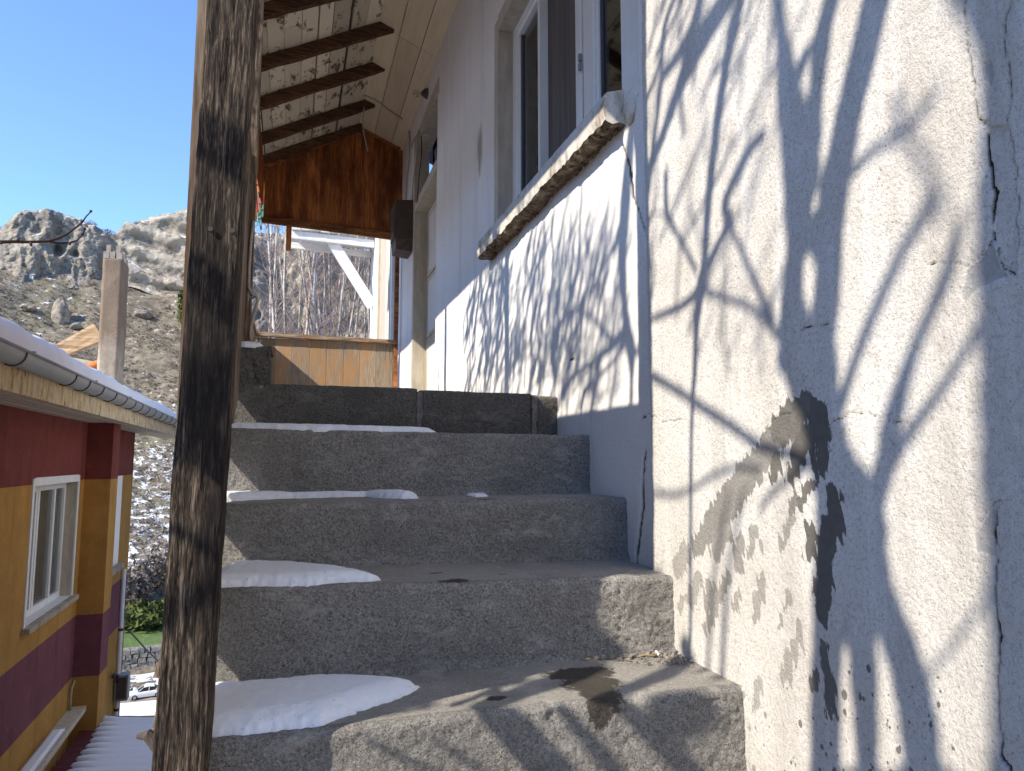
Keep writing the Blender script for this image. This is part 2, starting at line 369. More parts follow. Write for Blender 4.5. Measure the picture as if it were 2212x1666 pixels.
def chimneym():
    k = NT('sooty_render'); n = k.noise(6, 6, .7); f = k.noise(45, 6, .7); st = k.noise(9, 5, .6, (1, 1, .15))
    b = k.ramp(n, (.3, (.34, .285, .215)), (.7, (.54, .47, .37))); b = k.mix(k.ramp(st, (.48, 0.), (.68, .6)), b, (.22, .15, .095))
    sx = k.n('SeparateXYZ'); k.l(k.tc, sx.inputs[0]); zz = k.math('ADD', sx.outputs[2], k.math('MULTIPLY', k.noise(5, 5, .6), 1.0)); b = k.mix(k.ramp(k.math('DIVIDE', zz, 4.0), (.40, 0.), (.56, .72)), b, (.20, .135, .085))
    return k.out(b, .92, k.bump(f, .7, .012), .1)
M['chimney'] = chimneym()
M['brick'] = simple('pale_brick', (.36, .31, .25), .9, .3, 20, .5, .005)
M['tile'] = simple('orange_tile', (.52, .17, .055), .8, .25, 12)
M['redtin'] = simple('red_corrugated', (.12, .028, .025), .5, .2, 6)
M['bark'] = simple('plum_bark', (.09, .07, .06), .9, .45, 40, .9, .01, sc=(1, 1, .3))
M['twig'] = simple('twig_bark', (.045, .026, .021), .8, .3, 60)
def birch():
    k = NT('pale_bark'); n = k.noise(9, 6, .7, (1, 1, .35)); return k.out(k.ramp(n, (.36, (.10, .08, .065)), (.47, (.36, .32, .28)), (.60, (.62, .58, .53))), .85, k.bump(n, .4, .01), .2)
M['birch'] = birch()
M['redtwig'] = simple('thin_twigs', (.29, .225, .20), .85, .4, 5)
M['leaf'] = simple('evergreen', (.075, .095, .022), .8, .5, 2)
M['scrub'] = simple('dry_scrub', (.205, .17, .145), .95, .4, .25)
def terrain():
    k = NT('hillside'); n = k.noise(.045, 7, .7); m = k.noise(.35, 7, .72); f = k.noise(1.6, 5, .7)
    b = k.ramp(m, (.36, (.10, .082, .06)), (.49, (.215, .18, .132)), (.62, (.31, .27, .21)))
    b = k.mix(k.ramp(n, (.50, 0.), (.66, .5)), b, (.175, .165, .095))
    b = k.mix(k.ramp(f, (.58, 0.), (.70, .6)), b, (.36, .34, .30))
    sn = k.noise(.42, 8, .74, (1.0, .7, 1.6)); thr = k.attr('snow')
    s = k.ramp(k.math('ADD', sn, thr), (.60, 0.), (.635, 1.)); b = k.mix(s, b, (.84, .86, .89))
    g = k.math('MULTIPLY', k.attr('green'), k.ramp(f, (.3, .6), (.6, 1.))); b = k.mix(g, b, (.105, .175, .05))
    b = k.mix(k.attr('road'), b, k.mix(f, (.24, .20, .16), (.36, .31, .26)))
    return k.out(b, .95, k.bump(m, .8, .8), .1)
M['terrain'] = terrain()
def rock():
    k = NT('limestone'); n = k.noise(.10, 8, .7); m = k.noise(.45, 8, .75, (1, 1, 1.6)); st = k.noise(.6, 6, .7, (1, 1, .12)); f = k.noise(2.2, 5, .7)
    b = k.ramp(n, (.36, (.25, .225, .19)), (.48, (.41, .355, .285)), (.60, (.54, .465, .36)))
    b = k.mix(k.ramp(m, (.38, .75), (.5, 0.)), b, (.115, .108, .10))
    b = k.mix(k.ramp(st, (.52, 0.), (.68, .65)), b, (.12, .115, .108))
    b = k.mix(k.ramp(k.noise(.2, 5, .7), (.6, 0.), (.75, .6)), b, (.30, .20, .10))
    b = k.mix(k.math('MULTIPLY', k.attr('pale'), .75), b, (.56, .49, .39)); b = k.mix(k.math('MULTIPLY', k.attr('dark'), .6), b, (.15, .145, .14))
    g = k.n('NewGeometry'); sx = k.n('SeparateXYZ'); k.l(g.outputs['Normal'], sx.inputs[0])
    s = k.math('MULTIPLY', k.ramp(sx.outputs[2], (.65, 0.), (.82, 1.)), k.ramp(k.noise(.3, 6, .7), (.56, 0.), (.61, 1.)))
    s2 = k.math('MULTIPLY', k.ramp(sx.outputs[2], (.35, 0.), (.6, 1.)), k.ramp(k.noise(.25, 6, .7), (.40, 1.), (.5, 0.)))
    b = k.mix(k.math('MULTIPLY', s2, .8), b, (.115, .10, .065)); b = k.mix(s, b, (.85, .87, .9))
    return k.out(b, .95, k.bump(f, .8, .35, k.bump(m, .8, .9)), .1)
M['rock'] = rock()
M['stone_wall'] = simple('terrace_stones', (.25, .235, .21), .95, .5, 2.2, 1., .2)
M['carwhite'] = simple('white_car_paint', (.78, .79, .80), .35, .04, 2, 0, spec=.5)
M['cargrey'] = simple('blue_grey_car_paint', (.20, .25, .31), .35, .06, 2, 0, spec=.5)
M['carglass'] = simple('car_glass', (.03, .035, .04), .1, .1, 2, 0, spec=.6)
M['tyre'] = simple('tyre', (.025, .025, .025), .8); M['rim'] = simple('wheel_rim', (.45, .46, .47), .4, .1, 5, 0, metal=.5)
M['paper'] = simple('cigarette_paper', (.72, .68, .6), .8, .1)
M['pebble'] = simple('grit', (.26, .235, .20), .95, .4, 60, .5)
M['straw'] = simple('straw', (.40, .28, .13), .9, .3)
# ================================================================== THE SETTING: ground, valley, hillside, cliffs
RP = np.array([0, 2, 4, 7, 14, 30, 55, 80, 108, 117.8, 119.6, 128, 150, 220, 296, 330, 600, 1500, 4000.])
ZP = np.array([-1.9, -1.9, -3.0, -4.2, -6.2, -13.5, -23.5, -30, -30, -30.2, -26.9, -26.4, -23.5, 5, 66, 74, 84, 60, 40.])
rr = np.unique(np.concatenate([np.linspace(0, 14, 30), np.geomspace(14, 90, 40), np.linspace(90, 130, 80), np.linspace(130, 330, 190), np.geomspace(330, 4000, 24)]))
ang = np.unique(np.concatenate([np.linspace(-180, -30, 40), np.linspace(-30, 14, 330), np.linspace(14, 180, 46)]))
A, R = np.meshgrid(np.radians(ang), rr, indexing='ij')
front = sstep(math.radians(100), math.radians(60), np.abs(A))
Z = np.interp(R, RP, ZP)*front + (1-front)*np.interp(R, [0, 3.5, 12, 60, 400, 4000], [-1.9, -1.9, 2.8, 22, 120, 200])  # rear slope is made up, raised unseen behind the camera to cut sky fill
Xg, Yg = R*np.sin(A), R*np.cos(A); flat = np.stack([Xg.ravel(), Yg.ravel(), np.zeros(Xg.size)], 1)
hill = sstep(128, 160, R)*sstep(1200, 330, R)
Z = Z + hill*(fbm(flat/26, 4, 3).reshape(R.shape)*4.0 + fbm(flat/5, 3, 5).reshape(R.shape)*1.0) + sstep(8, 40, R)*.25*fbm(flat/4, 3, 8).reshape(R.shape)
Z = Z - .5*sstep(.0, -.6, Xg)*sstep(3, 1.5, R)
n1 = fbm(flat/9, 4, 21).reshape(R.shape)
snow = -.06 + .0*R
snow = np.where((R > 108.5) & (R < 117) & (n1 > -.25), .13, snow); snow = np.where((R > 84) & (R < 93), -.02+.12*(n1 > -.1), snow)
snow = np.where((R > 155) & (R < 222), .075, snow); snow = np.where(R < 60, .1, snow); snow = np.where((R > 222), -.012+.05*np.clip(n1, -1, .6), snow)
snow = np.where((R > 120) & (R < 129), -.01, snow)
green = ((R > 119.8) & (R < 130)).astype(float)*(n1 > -.5)
road = sstep(96, 98, R)*sstep(108.5, 107, R)*front
gm = grid_mesh('ground', np.stack([Xg.ravel(), Yg.ravel(), Z.ravel()], 1), len(ang), len(rr), M['terrain'], attrs=dict(snow=snow.ravel(), green=green.ravel(), road=road.ravel()))
tag(gm, kind='structure')
def ground_z(x, y):
    r = math.hypot(x, y); return float(np.interp(r, RP, ZP)) if y > 0 else -1.9
# cliffs: a wall of limestone, outline from the skyline, depth from layered noise
US = [-300, 0, 40, 100, 160, 215, 235, 252, 268, 310, 360, 420, 470, 555, 614, 700, 787, 850, 1000]
VT = [520, 494, 457, 450, 468, 492, 506, 503, 482, 475, 460, 450, 455, 503, 507, 500, 540, 560, 590]
UF = [-300, 0, 100, 200, 290, 420, 555, 800, 1000]; VF = [625, 612, 620, 622, 612, 655, 735, 750, 760]
us = np.arange(-300, 1000, 2.2); nt = 150; tt = np.linspace(-.12, 1, nt); ncap = 14
dirs = []; 
vt = np.interp(us, US, VT); vf = np.interp(us, UF, VF)
cols = []
for k, u in enumerate(us):
    Rk = 300-88*float(sstep(440, 540, u)); top = far((u, vt[k]), Rk); foot = far((u, vf[k] if u < 500 else 960), Rk); h = top/np.hypot(top[0], top[1])
    z = foot[2]+(top[2]-foot[2])*tt
    cols.append(np.stack([np.full(nt, top[0]), np.full(nt, top[1]), z, tt, np.full(nt, u)], 1))
Q = np.concatenate(cols); P3 = Q[:, :3]; T = Q[:, 3]; Uq = Q[:, 4]
strat = sstep(235, 300, Uq)*sstep(520, 440, Uq)
big = fbm(P3*[1/15, 1/15, 1/19], 4, 31); ridg = 1-np.abs(fbm(P3*[1/7., 1/7., 1/11.], 4, 41))*2.2; fine = fbm(P3/2.6, 4, 51, .6)
lay = np.sin((P3[:, 2]+.22*P3[:, 0]+6.0*fbm(P3/16, 3, 61))*.8)
disp = 7.5*big*(1-.5*strat) + 2.6*ridg*(1-.9*strat) + 1.5*fine*(1-.55*strat) + strat*1.5*lay*(.6+1.2*np.clip(fbm(P3/9, 3, 63)+.3, 0, 1))
cav = sstep(.35, .6, fbm(P3*[1/6., 1/6., 1/9.], 2, 71))*sstep(.0, .2, T)*sstep(.75, .5, T); disp -= 4.5*cav*(1-strat)
back = 11*T + 9*sstep(.82, 1.0, T)**2
hor = P3[:, :2]/np.linalg.norm(P3[:, :2], axis=1)[:, None]
W3 = P3.copy(); W3[:, :2] += hor*(back-6-disp)[:, None]
W3[:, 2] += (.9*fine+.8*fbm(P3/[4, 4, 4], 2, 77))*sstep(.6, 1, T)
W3 = W3.reshape(len(us), nt, 3)
hr = np.hypot(W3[:, :, 0], W3[:, :, 1]); cur = (W3[:, :, 2]/hr).max(1); tgt = np.array([ray(u, v)[2]/math.hypot(*ray(u, v)[:2]) for u, v in zip(us, vt)])
dlt = np.convolve(np.pad(tgt-cur, 8, 'edge'), np.ones(17)/17, 'valid'); W3[:, :, 2] += (dlt[:, None]*hr)*np.clip(T.reshape(len(us), nt), 0, 1)
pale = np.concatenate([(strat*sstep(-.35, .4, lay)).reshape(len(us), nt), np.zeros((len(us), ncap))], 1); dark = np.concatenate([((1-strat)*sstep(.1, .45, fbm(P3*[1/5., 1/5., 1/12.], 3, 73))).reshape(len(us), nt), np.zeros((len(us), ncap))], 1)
hc = hor.reshape(len(us), nt, 2)[:, -1]
cap = []
for j in range(1, ncap+1):
    e = W3[:, -1].copy(); e[:, :2] += hc*(j*4.0); e[:, 2] -= .02*(j*4)**1.35+.5*vnoise(e/3, 5); cap.append(e)
W3 = np.concatenate([W3, np.stack(cap, 1)], 1)
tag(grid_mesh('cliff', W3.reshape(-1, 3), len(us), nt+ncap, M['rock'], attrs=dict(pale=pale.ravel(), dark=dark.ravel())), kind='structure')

def hill_point(u, v):                              # where a picture direction meets the hillside profile
    r = ray(u, v); h = math.hypot(r[0], r[1]); s = r[2]/h
    R0 = np.linspace(60, 300, 1200); i = np.argmax(np.interp(R0, RP, ZP) > s*R0) if s > -.3 else 0
    Rr = R0[i]; return np.array([r[0]/h*Rr, r[1]/h*Rr, float(np.interp(Rr, RP, ZP))])
def blob_rock(name, c, size, label, group=None, seed=0, tall=1.0, m='rock'):
    nu, nv = 22, 14; th = np.linspace(0, 2*np.pi, nu); ph = np.linspace(-.5*np.pi, .5*np.pi, nv)
    Tt, Ph = np.meshgrid(th, ph, indexing='ij'); d = np.stack([np.cos(Ph)*np.cos(Tt), np.cos(Ph)*np.sin(Tt), np.sin(Ph)], -1).reshape(-1, 3)
    r = 1+.45*fbm(d*1.7+seed*3.1, 3, seed)+.15*fbm(d*6+seed, 2, seed+3)
    V = d*r[:, None]*[size, size*.8, size*.8*tall]+np.array(c)
    return tag(grid_mesh(name, V, nu, nv, M[m], smooth=False), label, 'rock', group)
RK = [((130, 682), 2.6, 2.4, 'pointed pale boulder standing up from the scrubby hillside'), ((165, 705), 1.8, .7, 'flat grey boulder beside the pointed pale boulder on the hillside'),
      ((310, 680), 2.6, .8, 'small grey boulder on the slope beneath the layered pale cliff'), ((285, 605), 4, .7, 'broken grey block at the foot of the layered cliff'),
      ((575, 670), 7, .8, 'dark boulder on the slope behind the bare trees, seen under the gable'), ((60, 665), 2.4, .6, 'low grey rock on the scrubby hillside below the small white hut')]
for i, (p, s, tl, lb) in enumerate(RK):
    c = hill_point(*p); blob_rock('boulder', c, s, lb, None, 40+i, tl)
# scrub on the slope: too many and too small to count
def scrub():
    n = 14000; a = np.where(RNG.random(n) < .72, RNG.uniform(-.40, -.12, n), RNG.uniform(-.07, .13, n)); r = 128+172*RNG.random(n)**.85
    x = a*r/np.hypot(1, a); y = r/np.hypot(1, a); fl = np.stack([x, y, 0*x], 1)
    keep = fbm(fl/14, 3, 91) > -.25; x, y, r, fl = x[keep], y[keep], r[keep], fl[keep]; n = len(x)
    z = np.interp(r, RP, ZP)+sstep(128, 160, r)*(4.0*fbm(fl/26, 4, 3)+fbm(fl/5, 3, 5))
    s = RNG.uniform(.22, .75, n); V = np.repeat(np.stack([x, y, z], 1), 24, 0); S = np.repeat(s, 24)[:, None]
    c = np.repeat(RNG.normal(0, .4, (n*8, 3)), 3, 0); c[:, 2] = np.abs(c[:, 2])
    V = V+S*(c+RNG.normal(0, .33, (n*24, 3)))
    me = bpy.data.meshes.new('scrub'); me.from_pydata(V.tolist(), [], np.arange(len(V)).reshape(-1, 3).tolist()); me.update()
    tag(link('scrub', me, M['scrub']), kind='stuff')
scrub()

# ================================================================== WHITE HOUSE
XN, XF, YC = 1.00, 1.03, 1.87                      # near wall plane, far wall plane, corner where the thick plaster ends
house = thing('white_house', (XF, 4.5, -2.2), 'white plastered house wall with cracked rough corner beside the concrete stairs', 'house')
def P2(f, pts, X): return np.array([onx(f(*p), X)[1:] for p in pts])
def W2(f, pts, ws, X): return np.array([np.linalg.norm(onx(f(a+w/2, b), X)-onx(f(a-w/2, b), X)) for (a, b), w in zip(pts, ws)])
def near_wall():
    ys = np.unique(np.concatenate([np.linspace(-.9, .70, 30), np.arange(.70, YC, .0032), [YC]]))
    zs = np.unique(np.concatenate([np.linspace(-2.6, -1.06, 12), np.arange(-1.06, 1.48, .0032), np.linspace(1.48, 3.3, 30)]))
    Y, Zz = np.meshgrid(ys, zs, indexing='ij'); G = np.stack([Y.ravel(), Zz.ravel()], 1); N = len(G); G3 = np.stack([G[:, 0], G[:, 1], 0*G[:, 0]], 1)
    crack = np.zeros(N); depth = np.zeros(N)
    wob = .006*fbm(G3*60, 3, 5)
    Gw = G+np.stack([.007*fbm(G3*38, 3, 6), .007*fbm(G3*38+9, 3, 7)], 1)
    CR = [(z8, [(100, 175), (150, 170)], [3, 2], .3), (z8, [(140, 195), (200, 190), (265, 175)], [3, 4, 2], .35), (z8, [(600, 190), (650, 165), (720, 150)], [4, 5, 3], .4),
          (z8, [(850, 205), (890, 170), (1000, 150), (1080, 180), (1190, 200), (1215, 270), (1250, 330)], [4, 6, 6, 5, 6, 4, 3], .6), (z7, [(750, 1462), (820, 1448), (900, 1430)], [4, 7, 4], .6),
          (z7, [(865, 1460), (875, 1620)], [3, 3], .3),
          (z11, [(790, 0), (785, 150), (800, 200), (795, 280), (815, 400), (820, 550), (850, 660), (900, 690), (905, 830), (930, 950), (935, 1150), (940, 1320)], [8, 8, 8, 9, 10, 10, 10, 9, 16, 24, 20, 10], 1.),
          (z11, [(1045, 0), (1000, 110), (1000, 280), (1025, 370), (1015, 640), (1045, 780), (1060, 1050), (1075, 1150), (1080, 1380)], [6, 8, 7, 9, 8, 8, 9, 16, 12], .9),
          (z11, [(940, 1325), (890, 1400), (780, 1470), (680, 1460), (570, 1468)], [12, 9, 7, 6, 10], .8), (z11, [(945, 1325), (975, 1430), (1010, 1500), (1070, 1540)], [10, 11, 12, 8], .9),
          (z12, [(1045, 120), (980, 145), (920, 200), (870, 290), (835, 300)], [7, 8, 7, 6, 5], .7),
          (z12, [(985, 150), (990, 270), (968, 320), (985, 440), (990, 580), (975, 680), (995, 800), (1008, 900), (990, 1000), (1000, 1300), (1005, 1450), (1012, 1600), (1060, 1650), (1080, 1800)], [11, 16, 24, 12, 12, 11, 20, 30, 16, 14, 10, 30, 22, 12], 1.)]
    for f, pts, ws, dp in CR:
        d = seg_dist(Gw, P2(f, pts, XN), W2(f, pts, ws, XN)); c = sstep(.0012, -.0012, d+.0008); crack = np.maximum(crack, c*min(1, .35+dp)); depth = np.maximum(depth, c*dp*.009)
        depth = np.maximum(depth, -.0)+0
    wet = np.zeros(N); amt = np.zeros(N)
    ST = [([(735, 115), (725, 150), (690, 205), (640, 235)], [60, 95, 95, 90], .95), ([(800, 165), (805, 230)], [85, 90], 1.), ([(640, 240), (590, 310), (550, 370), (500, 430), (430, 530), (345, 640), (290, 720)], [80, 70, 80, 85, 75, 60, 40], .72),
          ([(240, 750), (215, 815)], [55, 40], .5), ([(745, 240), (735, 300), (715, 370), (690, 435)], [70, 75, 55, 25], 1.), ([(632, 335), (628, 425)], [48, 36], .95), ([(820, 255), (825, 330), (820, 410)], [62, 60, 34], 1.), ([(780, 300), (795, 380)], [30, 24], 1.),
          ([(775, 462), (735, 530)], [42, 26], .95), ([(705, 525), (690, 575)], [34, 22], .8), ([(870, 500), (878, 560), (862, 640), (850, 700), (838, 770)], [62, 72, 84, 92, 60], 1.), ([(900, 512), (895, 570)], [24, 20], 1.), ([(778, 640), (775, 745)], [36, 44], 1.), ([(838, 760), (832, 850), (828, 930), (825, 1010)], [60, 76, 74, 52], 1.), ([(850, 860), (845, 980)], [36, 36], 1.),
          ([(830, 1140), (832, 1230)], [34, 40], .95), ([(848, 1290), (852, 1430)], [38, 26], .95), ([(800, 1250), (790, 1300)], [22, 16], .9), ([(692, 605), (650, 725)], [30, 16], .6), ([(538, 650), (512, 760)], [26, 14], .6), ([(475, 695), (465, 805)], [28, 34], .65), ([(405, 660), (375, 745)], [56, 40], .62),
          ([(425, 850), (385, 950), (330, 1060)], [36, 30, 18], .6), ([(350, 910), (335, 980)], [44, 26], .6), ([(572, 825), (558, 930), (540, 1020)], [14, 40, 16], .55), ([(680, 930), (640, 1065)], [22, 8], .55), ([(735, 1030), (705, 1150), (662, 1265)], [12, 36, 36], .52), ([(568, 1285), (538, 1400)], [28, 18], .5), ([(300, 860), (270, 950)], [32, 28], .5), ([(238, 940), (222, 985)], [22, 18], .5), ([(470, 915), (455, 975)], [22, 16], .55), ([(566, 705), (562, 760)], [16, 12], .5)]
    dn = np.array([-.30, -.95]); al = G@dn; ac = G@np.array([dn[1], -dn[0]])
    rag = fbm(np.stack([ac*120, al*16, 0*al], 1), 3, 15)
    for pts, ws, a in ST:
        d = seg_dist(G, P2(z8, pts, XN), W2(z8, pts, ws, XN)); f = .5-(d+.022*(rag-.05)*sstep(-.03, .01, d+.012))/.02
        f = np.clip(f, 0, 1); up = f > wet; amt = np.where(up & (f > .2), np.maximum(amt, a) if False else a, amt); wet = np.maximum(wet, f)
    rng = np.random.default_rng(5)
    for k in range(95):
        a, b = rng.uniform(480, 1380), 1140+540*rng.random()**.7; w = rng.uniform(4, 10) if rng.random() < .8 else rng.uniform(12, 22)
        c = onx(z8(a, b), XN)[1:]; rd = W2(z8, [(a, b)], [w], XN)[0]*.5; near = np.abs(G-c).max(1) < .03
        d = np.linalg.norm((G[near]-c)*[1, .75], axis=1)-rd; f = np.clip(.5-d/.006, 0, 1); i = np.where(near)[0]; sel = f > wet[i]; amt[i[sel]] = .55 if a < 620 else .9; wet[i] = np.maximum(wet[i], f)
    bare = np.zeros(N)
    for f, poly in ((z11, [(940, 1330), (880, 1410), (775, 1478), (770, 1560), (748, 1640), (790, 1690), (850, 1610), (960, 1570), (1065, 1545), (1010, 1500), (970, 1420)]),
                    (z11, [(935, 330), (905, 345), (845, 400), (880, 440), (900, 500), (925, 515), (945, 430)]), (z11, [(900, 640), (930, 650), (935, 690), (975, 692), (900, 700), (880, 730), (862, 670)]),
                    (z12, [(1040, 125), (980, 150), (925, 205), (875, 300), (850, 330), (865, 430), (900, 430), (960, 470), (985, 440), (968, 320), (990, 270), (985, 150)])):
        pl = P2(f, poly, XN); ins = in_poly(Gw, pl); ed = seg_dist(Gw, np.vstack([pl, pl[:1]]), np.zeros(len(pl)+1)); g = np.where(ins, sstep(-.001, .006, ed), 0); bare = np.maximum(bare, g*.85); depth = np.maximum(depth, g*.0022)
    # strip between the two long cracks: plaster gone, set back
    c1 = P2(z11, [(905, 700), (905, 830), (930, 950), (935, 1150), (940, 1320), (1065, 1545)], XN); c2 = P2(z11, [(1075, 1380), (1075, 1150), (1060, 1050), (1045, 780), (1020, 690)], XN)
    pl = np.vstack([c1, c2]); ins = in_poly(Gw, pl); depth = np.maximum(depth, ins*.004)
    dirt = sstep(.2, -.95, G[:, 1])*.55*(.6+.8*fbm(G3*4, 4, 9))+.25*sstep(1.0, .8, G[:, 0]); dirt = np.clip(dirt, 0, .8)
    pil = sstep(.93, .80, G[:, 0]+.01*fbm(G3*9, 2, 3))                        # slight swelling of the corner render
    x = XN+depth-.010*pil+.004*fbm(G3*4, 3, 1)+.0013*fbm(G3*40, 3, 2)
    x = np.where(G[:, 0] > YC-.006, x+.004, x)
    V = np.stack([x, G[:, 0], G[:, 1]], 1)
    return grid_mesh('corner_wall', V, len(ys), len(zs), M['plaster_near'], house, attrs=dict(wet=wet, wetamt=amt, crack=crack, bare=bare, dirt=dirt), flip=True)
near_wall()
MB().box(XN+.004, XF+.05, YC-.03, YC, -2.6, 3.3).build('plaster_edge', M['whitewash'], house)
WY0, WY1, WZ0, WZ1 = 2.06, 3.567, 1.20, 2.38        # window opening
DY0, DY1, DZ1 = 5.35, 6.37, 2.98                    # door opening with transom
def far_wall():
    ys = np.unique(np.concatenate([np.arange(YC-.02, 3.8, .009), np.arange(3.8, 10.33, .03), [WY0, WY1, DY0, DY1, 10.33]]))
    zs = np.unique(np.concatenate([np.arange(-.75, 1.25, .009), np.arange(1.25, 3.3, .022), [WZ0, WZ1, .27, DZ1, -3.0, -2.0, -1.2]]))
    Y, Zz = np.meshgrid(ys, zs, indexing='ij'); G = np.stack([Y.ravel(), Zz.ravel()], 1); G3 = np.stack([G[:, 0], G[:, 1], 0*G[:, 0]], 1)
    ym = (ys[:-1]+ys[1:])/2; zm = (zs[:-1]+zs[1:])/2; YM, ZM = np.meshgrid(ym, zm, indexing='ij')
    hole = ((YM > WY0) & (YM < WY1) & (ZM > WZ0) & (ZM < WZ1)) | ((YM > DY0) & (YM < DY1) & (ZM > .27) & (ZM < DZ1))
    Gw = G+np.stack([.012*fbm(G3*25, 3, 6), .012*fbm(G3*25+9, 3, 7)], 1); crack = np.zeros(len(G)); dirt = np.zeros(len(G))
    for f, pts, ws in ((z5, [(940, 790), (970, 890), (990, 980), (995, 1090), (1040, 1180), (1080, 1310)], [6, 10, 12, 7, 6, 3]), (z10, [(870, 1115), (925, 1110)], [5, 6]), (z10, [(1480, 1590), (1530, 1575), (1640, 1580)], [5, 6, 5]),
                       (z8, [(75, 320), (70, 450), (60, 620), (35, 790)], [6, 9, 7, 6])):
        c = sstep(.004, -.002, seg_dist(Gw, P2(f, pts, XF), W2(f, pts, ws, XF))); crack = np.maximum(crack, c)
    c = onx(z5(155, 830), XF)[1:]; dirt = np.maximum(dirt, sstep(1, .2, np.hypot((G[:, 0]-c[0])/.10, (G[:, 1]-c[1])/.22)+.5*fbm(np.stack([G[:, 0]*60, G[:, 1]*9, 0*G[:, 0]], 1), 3, 4))*.8)
    dirt = np.maximum(dirt, sstep(.25, -.35, G[:, 1])*.35)
    x = XF+crack*.008+.006*fbm(G3*2.2, 3, 1)+.0016*fbm(G3*30, 3, 2)
    edge = (np.abs(G[:, 0]-WY0) < .02) | (np.abs(G[:, 0]-WY1) < .02)
    grid_mesh('wall', np.stack([x, G[:, 0], G[:, 1]], 1), len(ys), len(zs), M['whitewash'], house, mask=~hole, attrs=dict(crack=crack, dirt=dirt), flip=True)
far_wall()
MB().box(XF+.02, XF+.35, 10.25, 10.33, -3, 3.3).build('end_wall', M['white_paint'], house)
# dark room behind the openings (five faces)
def room(y0, y1, z0, z1, X0, X1):
    v = [(X0, y0, z0), (X0, y1, z0), (X0, y1, z1), (X0, y0, z1), (X1, y0, z0), (X1, y1, z0), (X1, y1, z1), (X1, y0, z1)]
    MB().add(v, [(4, 5, 6, 7), (0, 1, 5, 4), (3, 7, 6, 2), (0, 4, 7, 3), (1, 2, 6, 5)]).build('room', M['dark_room'], house)
room(1.9, 4.9, .2, 2.7, XF+.13, 3.6); room(5.2, 6.6, .2, 3.1, XF+.2, 2.6)
# window: reveal, outer trim, plastic frame, sashes, panes, sill
win = MB(); XW = 1.106
win.box(XF-.006, XF+.10, WY1, WY1+.075, WZ0-.02, WZ1+.07)
wn_o = win.build('window', M['jamb'], house); wn_o['label'] = 'white framed window with cream reveal above the stained sill'
MB().box(XF-.004, XF+.10, WY0-.12, WY0, WZ0-.03, WZ1+.07).build('trim', M['white_paint'], wn_o)
MB().box(XF-.007, XF+.10, WY0, WY1, WZ1, WZ1+.085).build('trim', M['jamb'], wn_o)
def vbar(y0, y1, name='frame', x0=XW, x1=XW+.06, m='pvc', z0=WZ0, z1=WZ1): MB().beam(((x0+x1)/2, (y0+y1)/2, z0), ((x0+x1)/2, (y0+y1)/2, z1), y1-y0, x1-x0, up=(1, 0, 0)).build(name, M[m], wn_o)
for y0, y1 in ((3.495, 3.567), (3.115, 3.143), (2.60, 2.66), (2.47, 2.575), (2.06, 2.15)): vbar(y0, y1)
vbar(2.575, 2.60, 'gasket', XW+.012, XW+.05, 'gasket')
for y0, y1 in ((3.14, 3.50), (2.655, 3.12), (2.14, 2.48)):
    MB().beam((XW+.03, y0, WZ0+.03), (XW+.03, y1, WZ0+.03), .06, .06).build('frame', M['pvc'], wn_o)
    MB().beam((XW+.03, y0, WZ1-.035), (XW+.03, y1, WZ1-.035), .06, .07).build('frame', M['pvc'], wn_o)
for y0, y1 in ((3.145, 3.493), (2.152, 2.468)):          # glazed sashes: inner rim and pane
    for ya, yb in ((y0, y0+.022), (y1-.022, y1)): vbar(ya, yb, 'sash', XW+.012, XW+.05)
    for ya, yb in ((y0+.022, y0+.030), (y1-.030, y1-.022)): vbar(ya, yb, 'gasket', XW+.02, XW+.045, 'gasket', WZ0+.06, WZ1-.07)
    MB().box(XW+.030, XW+.034, y0+.026, y1-.026, WZ0+.055, WZ1-.065).build('pane', M['glass'], wn_o)
M['screen'] = simple('insect_screen', (.13, .115, .105), .85, .35, 9, .1, .002, sc=(1, 3, .12))
MB().box(XW+.045, XW+.049, 2.66, 3.116, WZ0+.055, WZ1-.065).build('screen', M['screen'], wn_o)
for z in (1.62, 1.66): MB().box(XW-.012, XW, 2.585, 2.60, z, z+.03).build('hinge', M['zinc'], wn_o)
def curtain(y0, y1, x, name, m):
    ys = np.linspace(y0, y1, 60); zs = np.linspace(WZ0, WZ1+.1, 8); Y, Zz = np.meshgrid(ys, zs, indexing='ij')
    V = np.stack([x+.018*np.sin(Y*85+2*np.sin(Y*9)), Y, Zz], -1).reshape(-1, 3); grid_mesh(name, V, 60, 8, M[m], wn_o, flip=True)
curtain(2.60, 3.10, XW+.085, 'curtain', 'curtain'); curtain(3.13, 3.40, XW+.22, 'curtain', 'curtain')
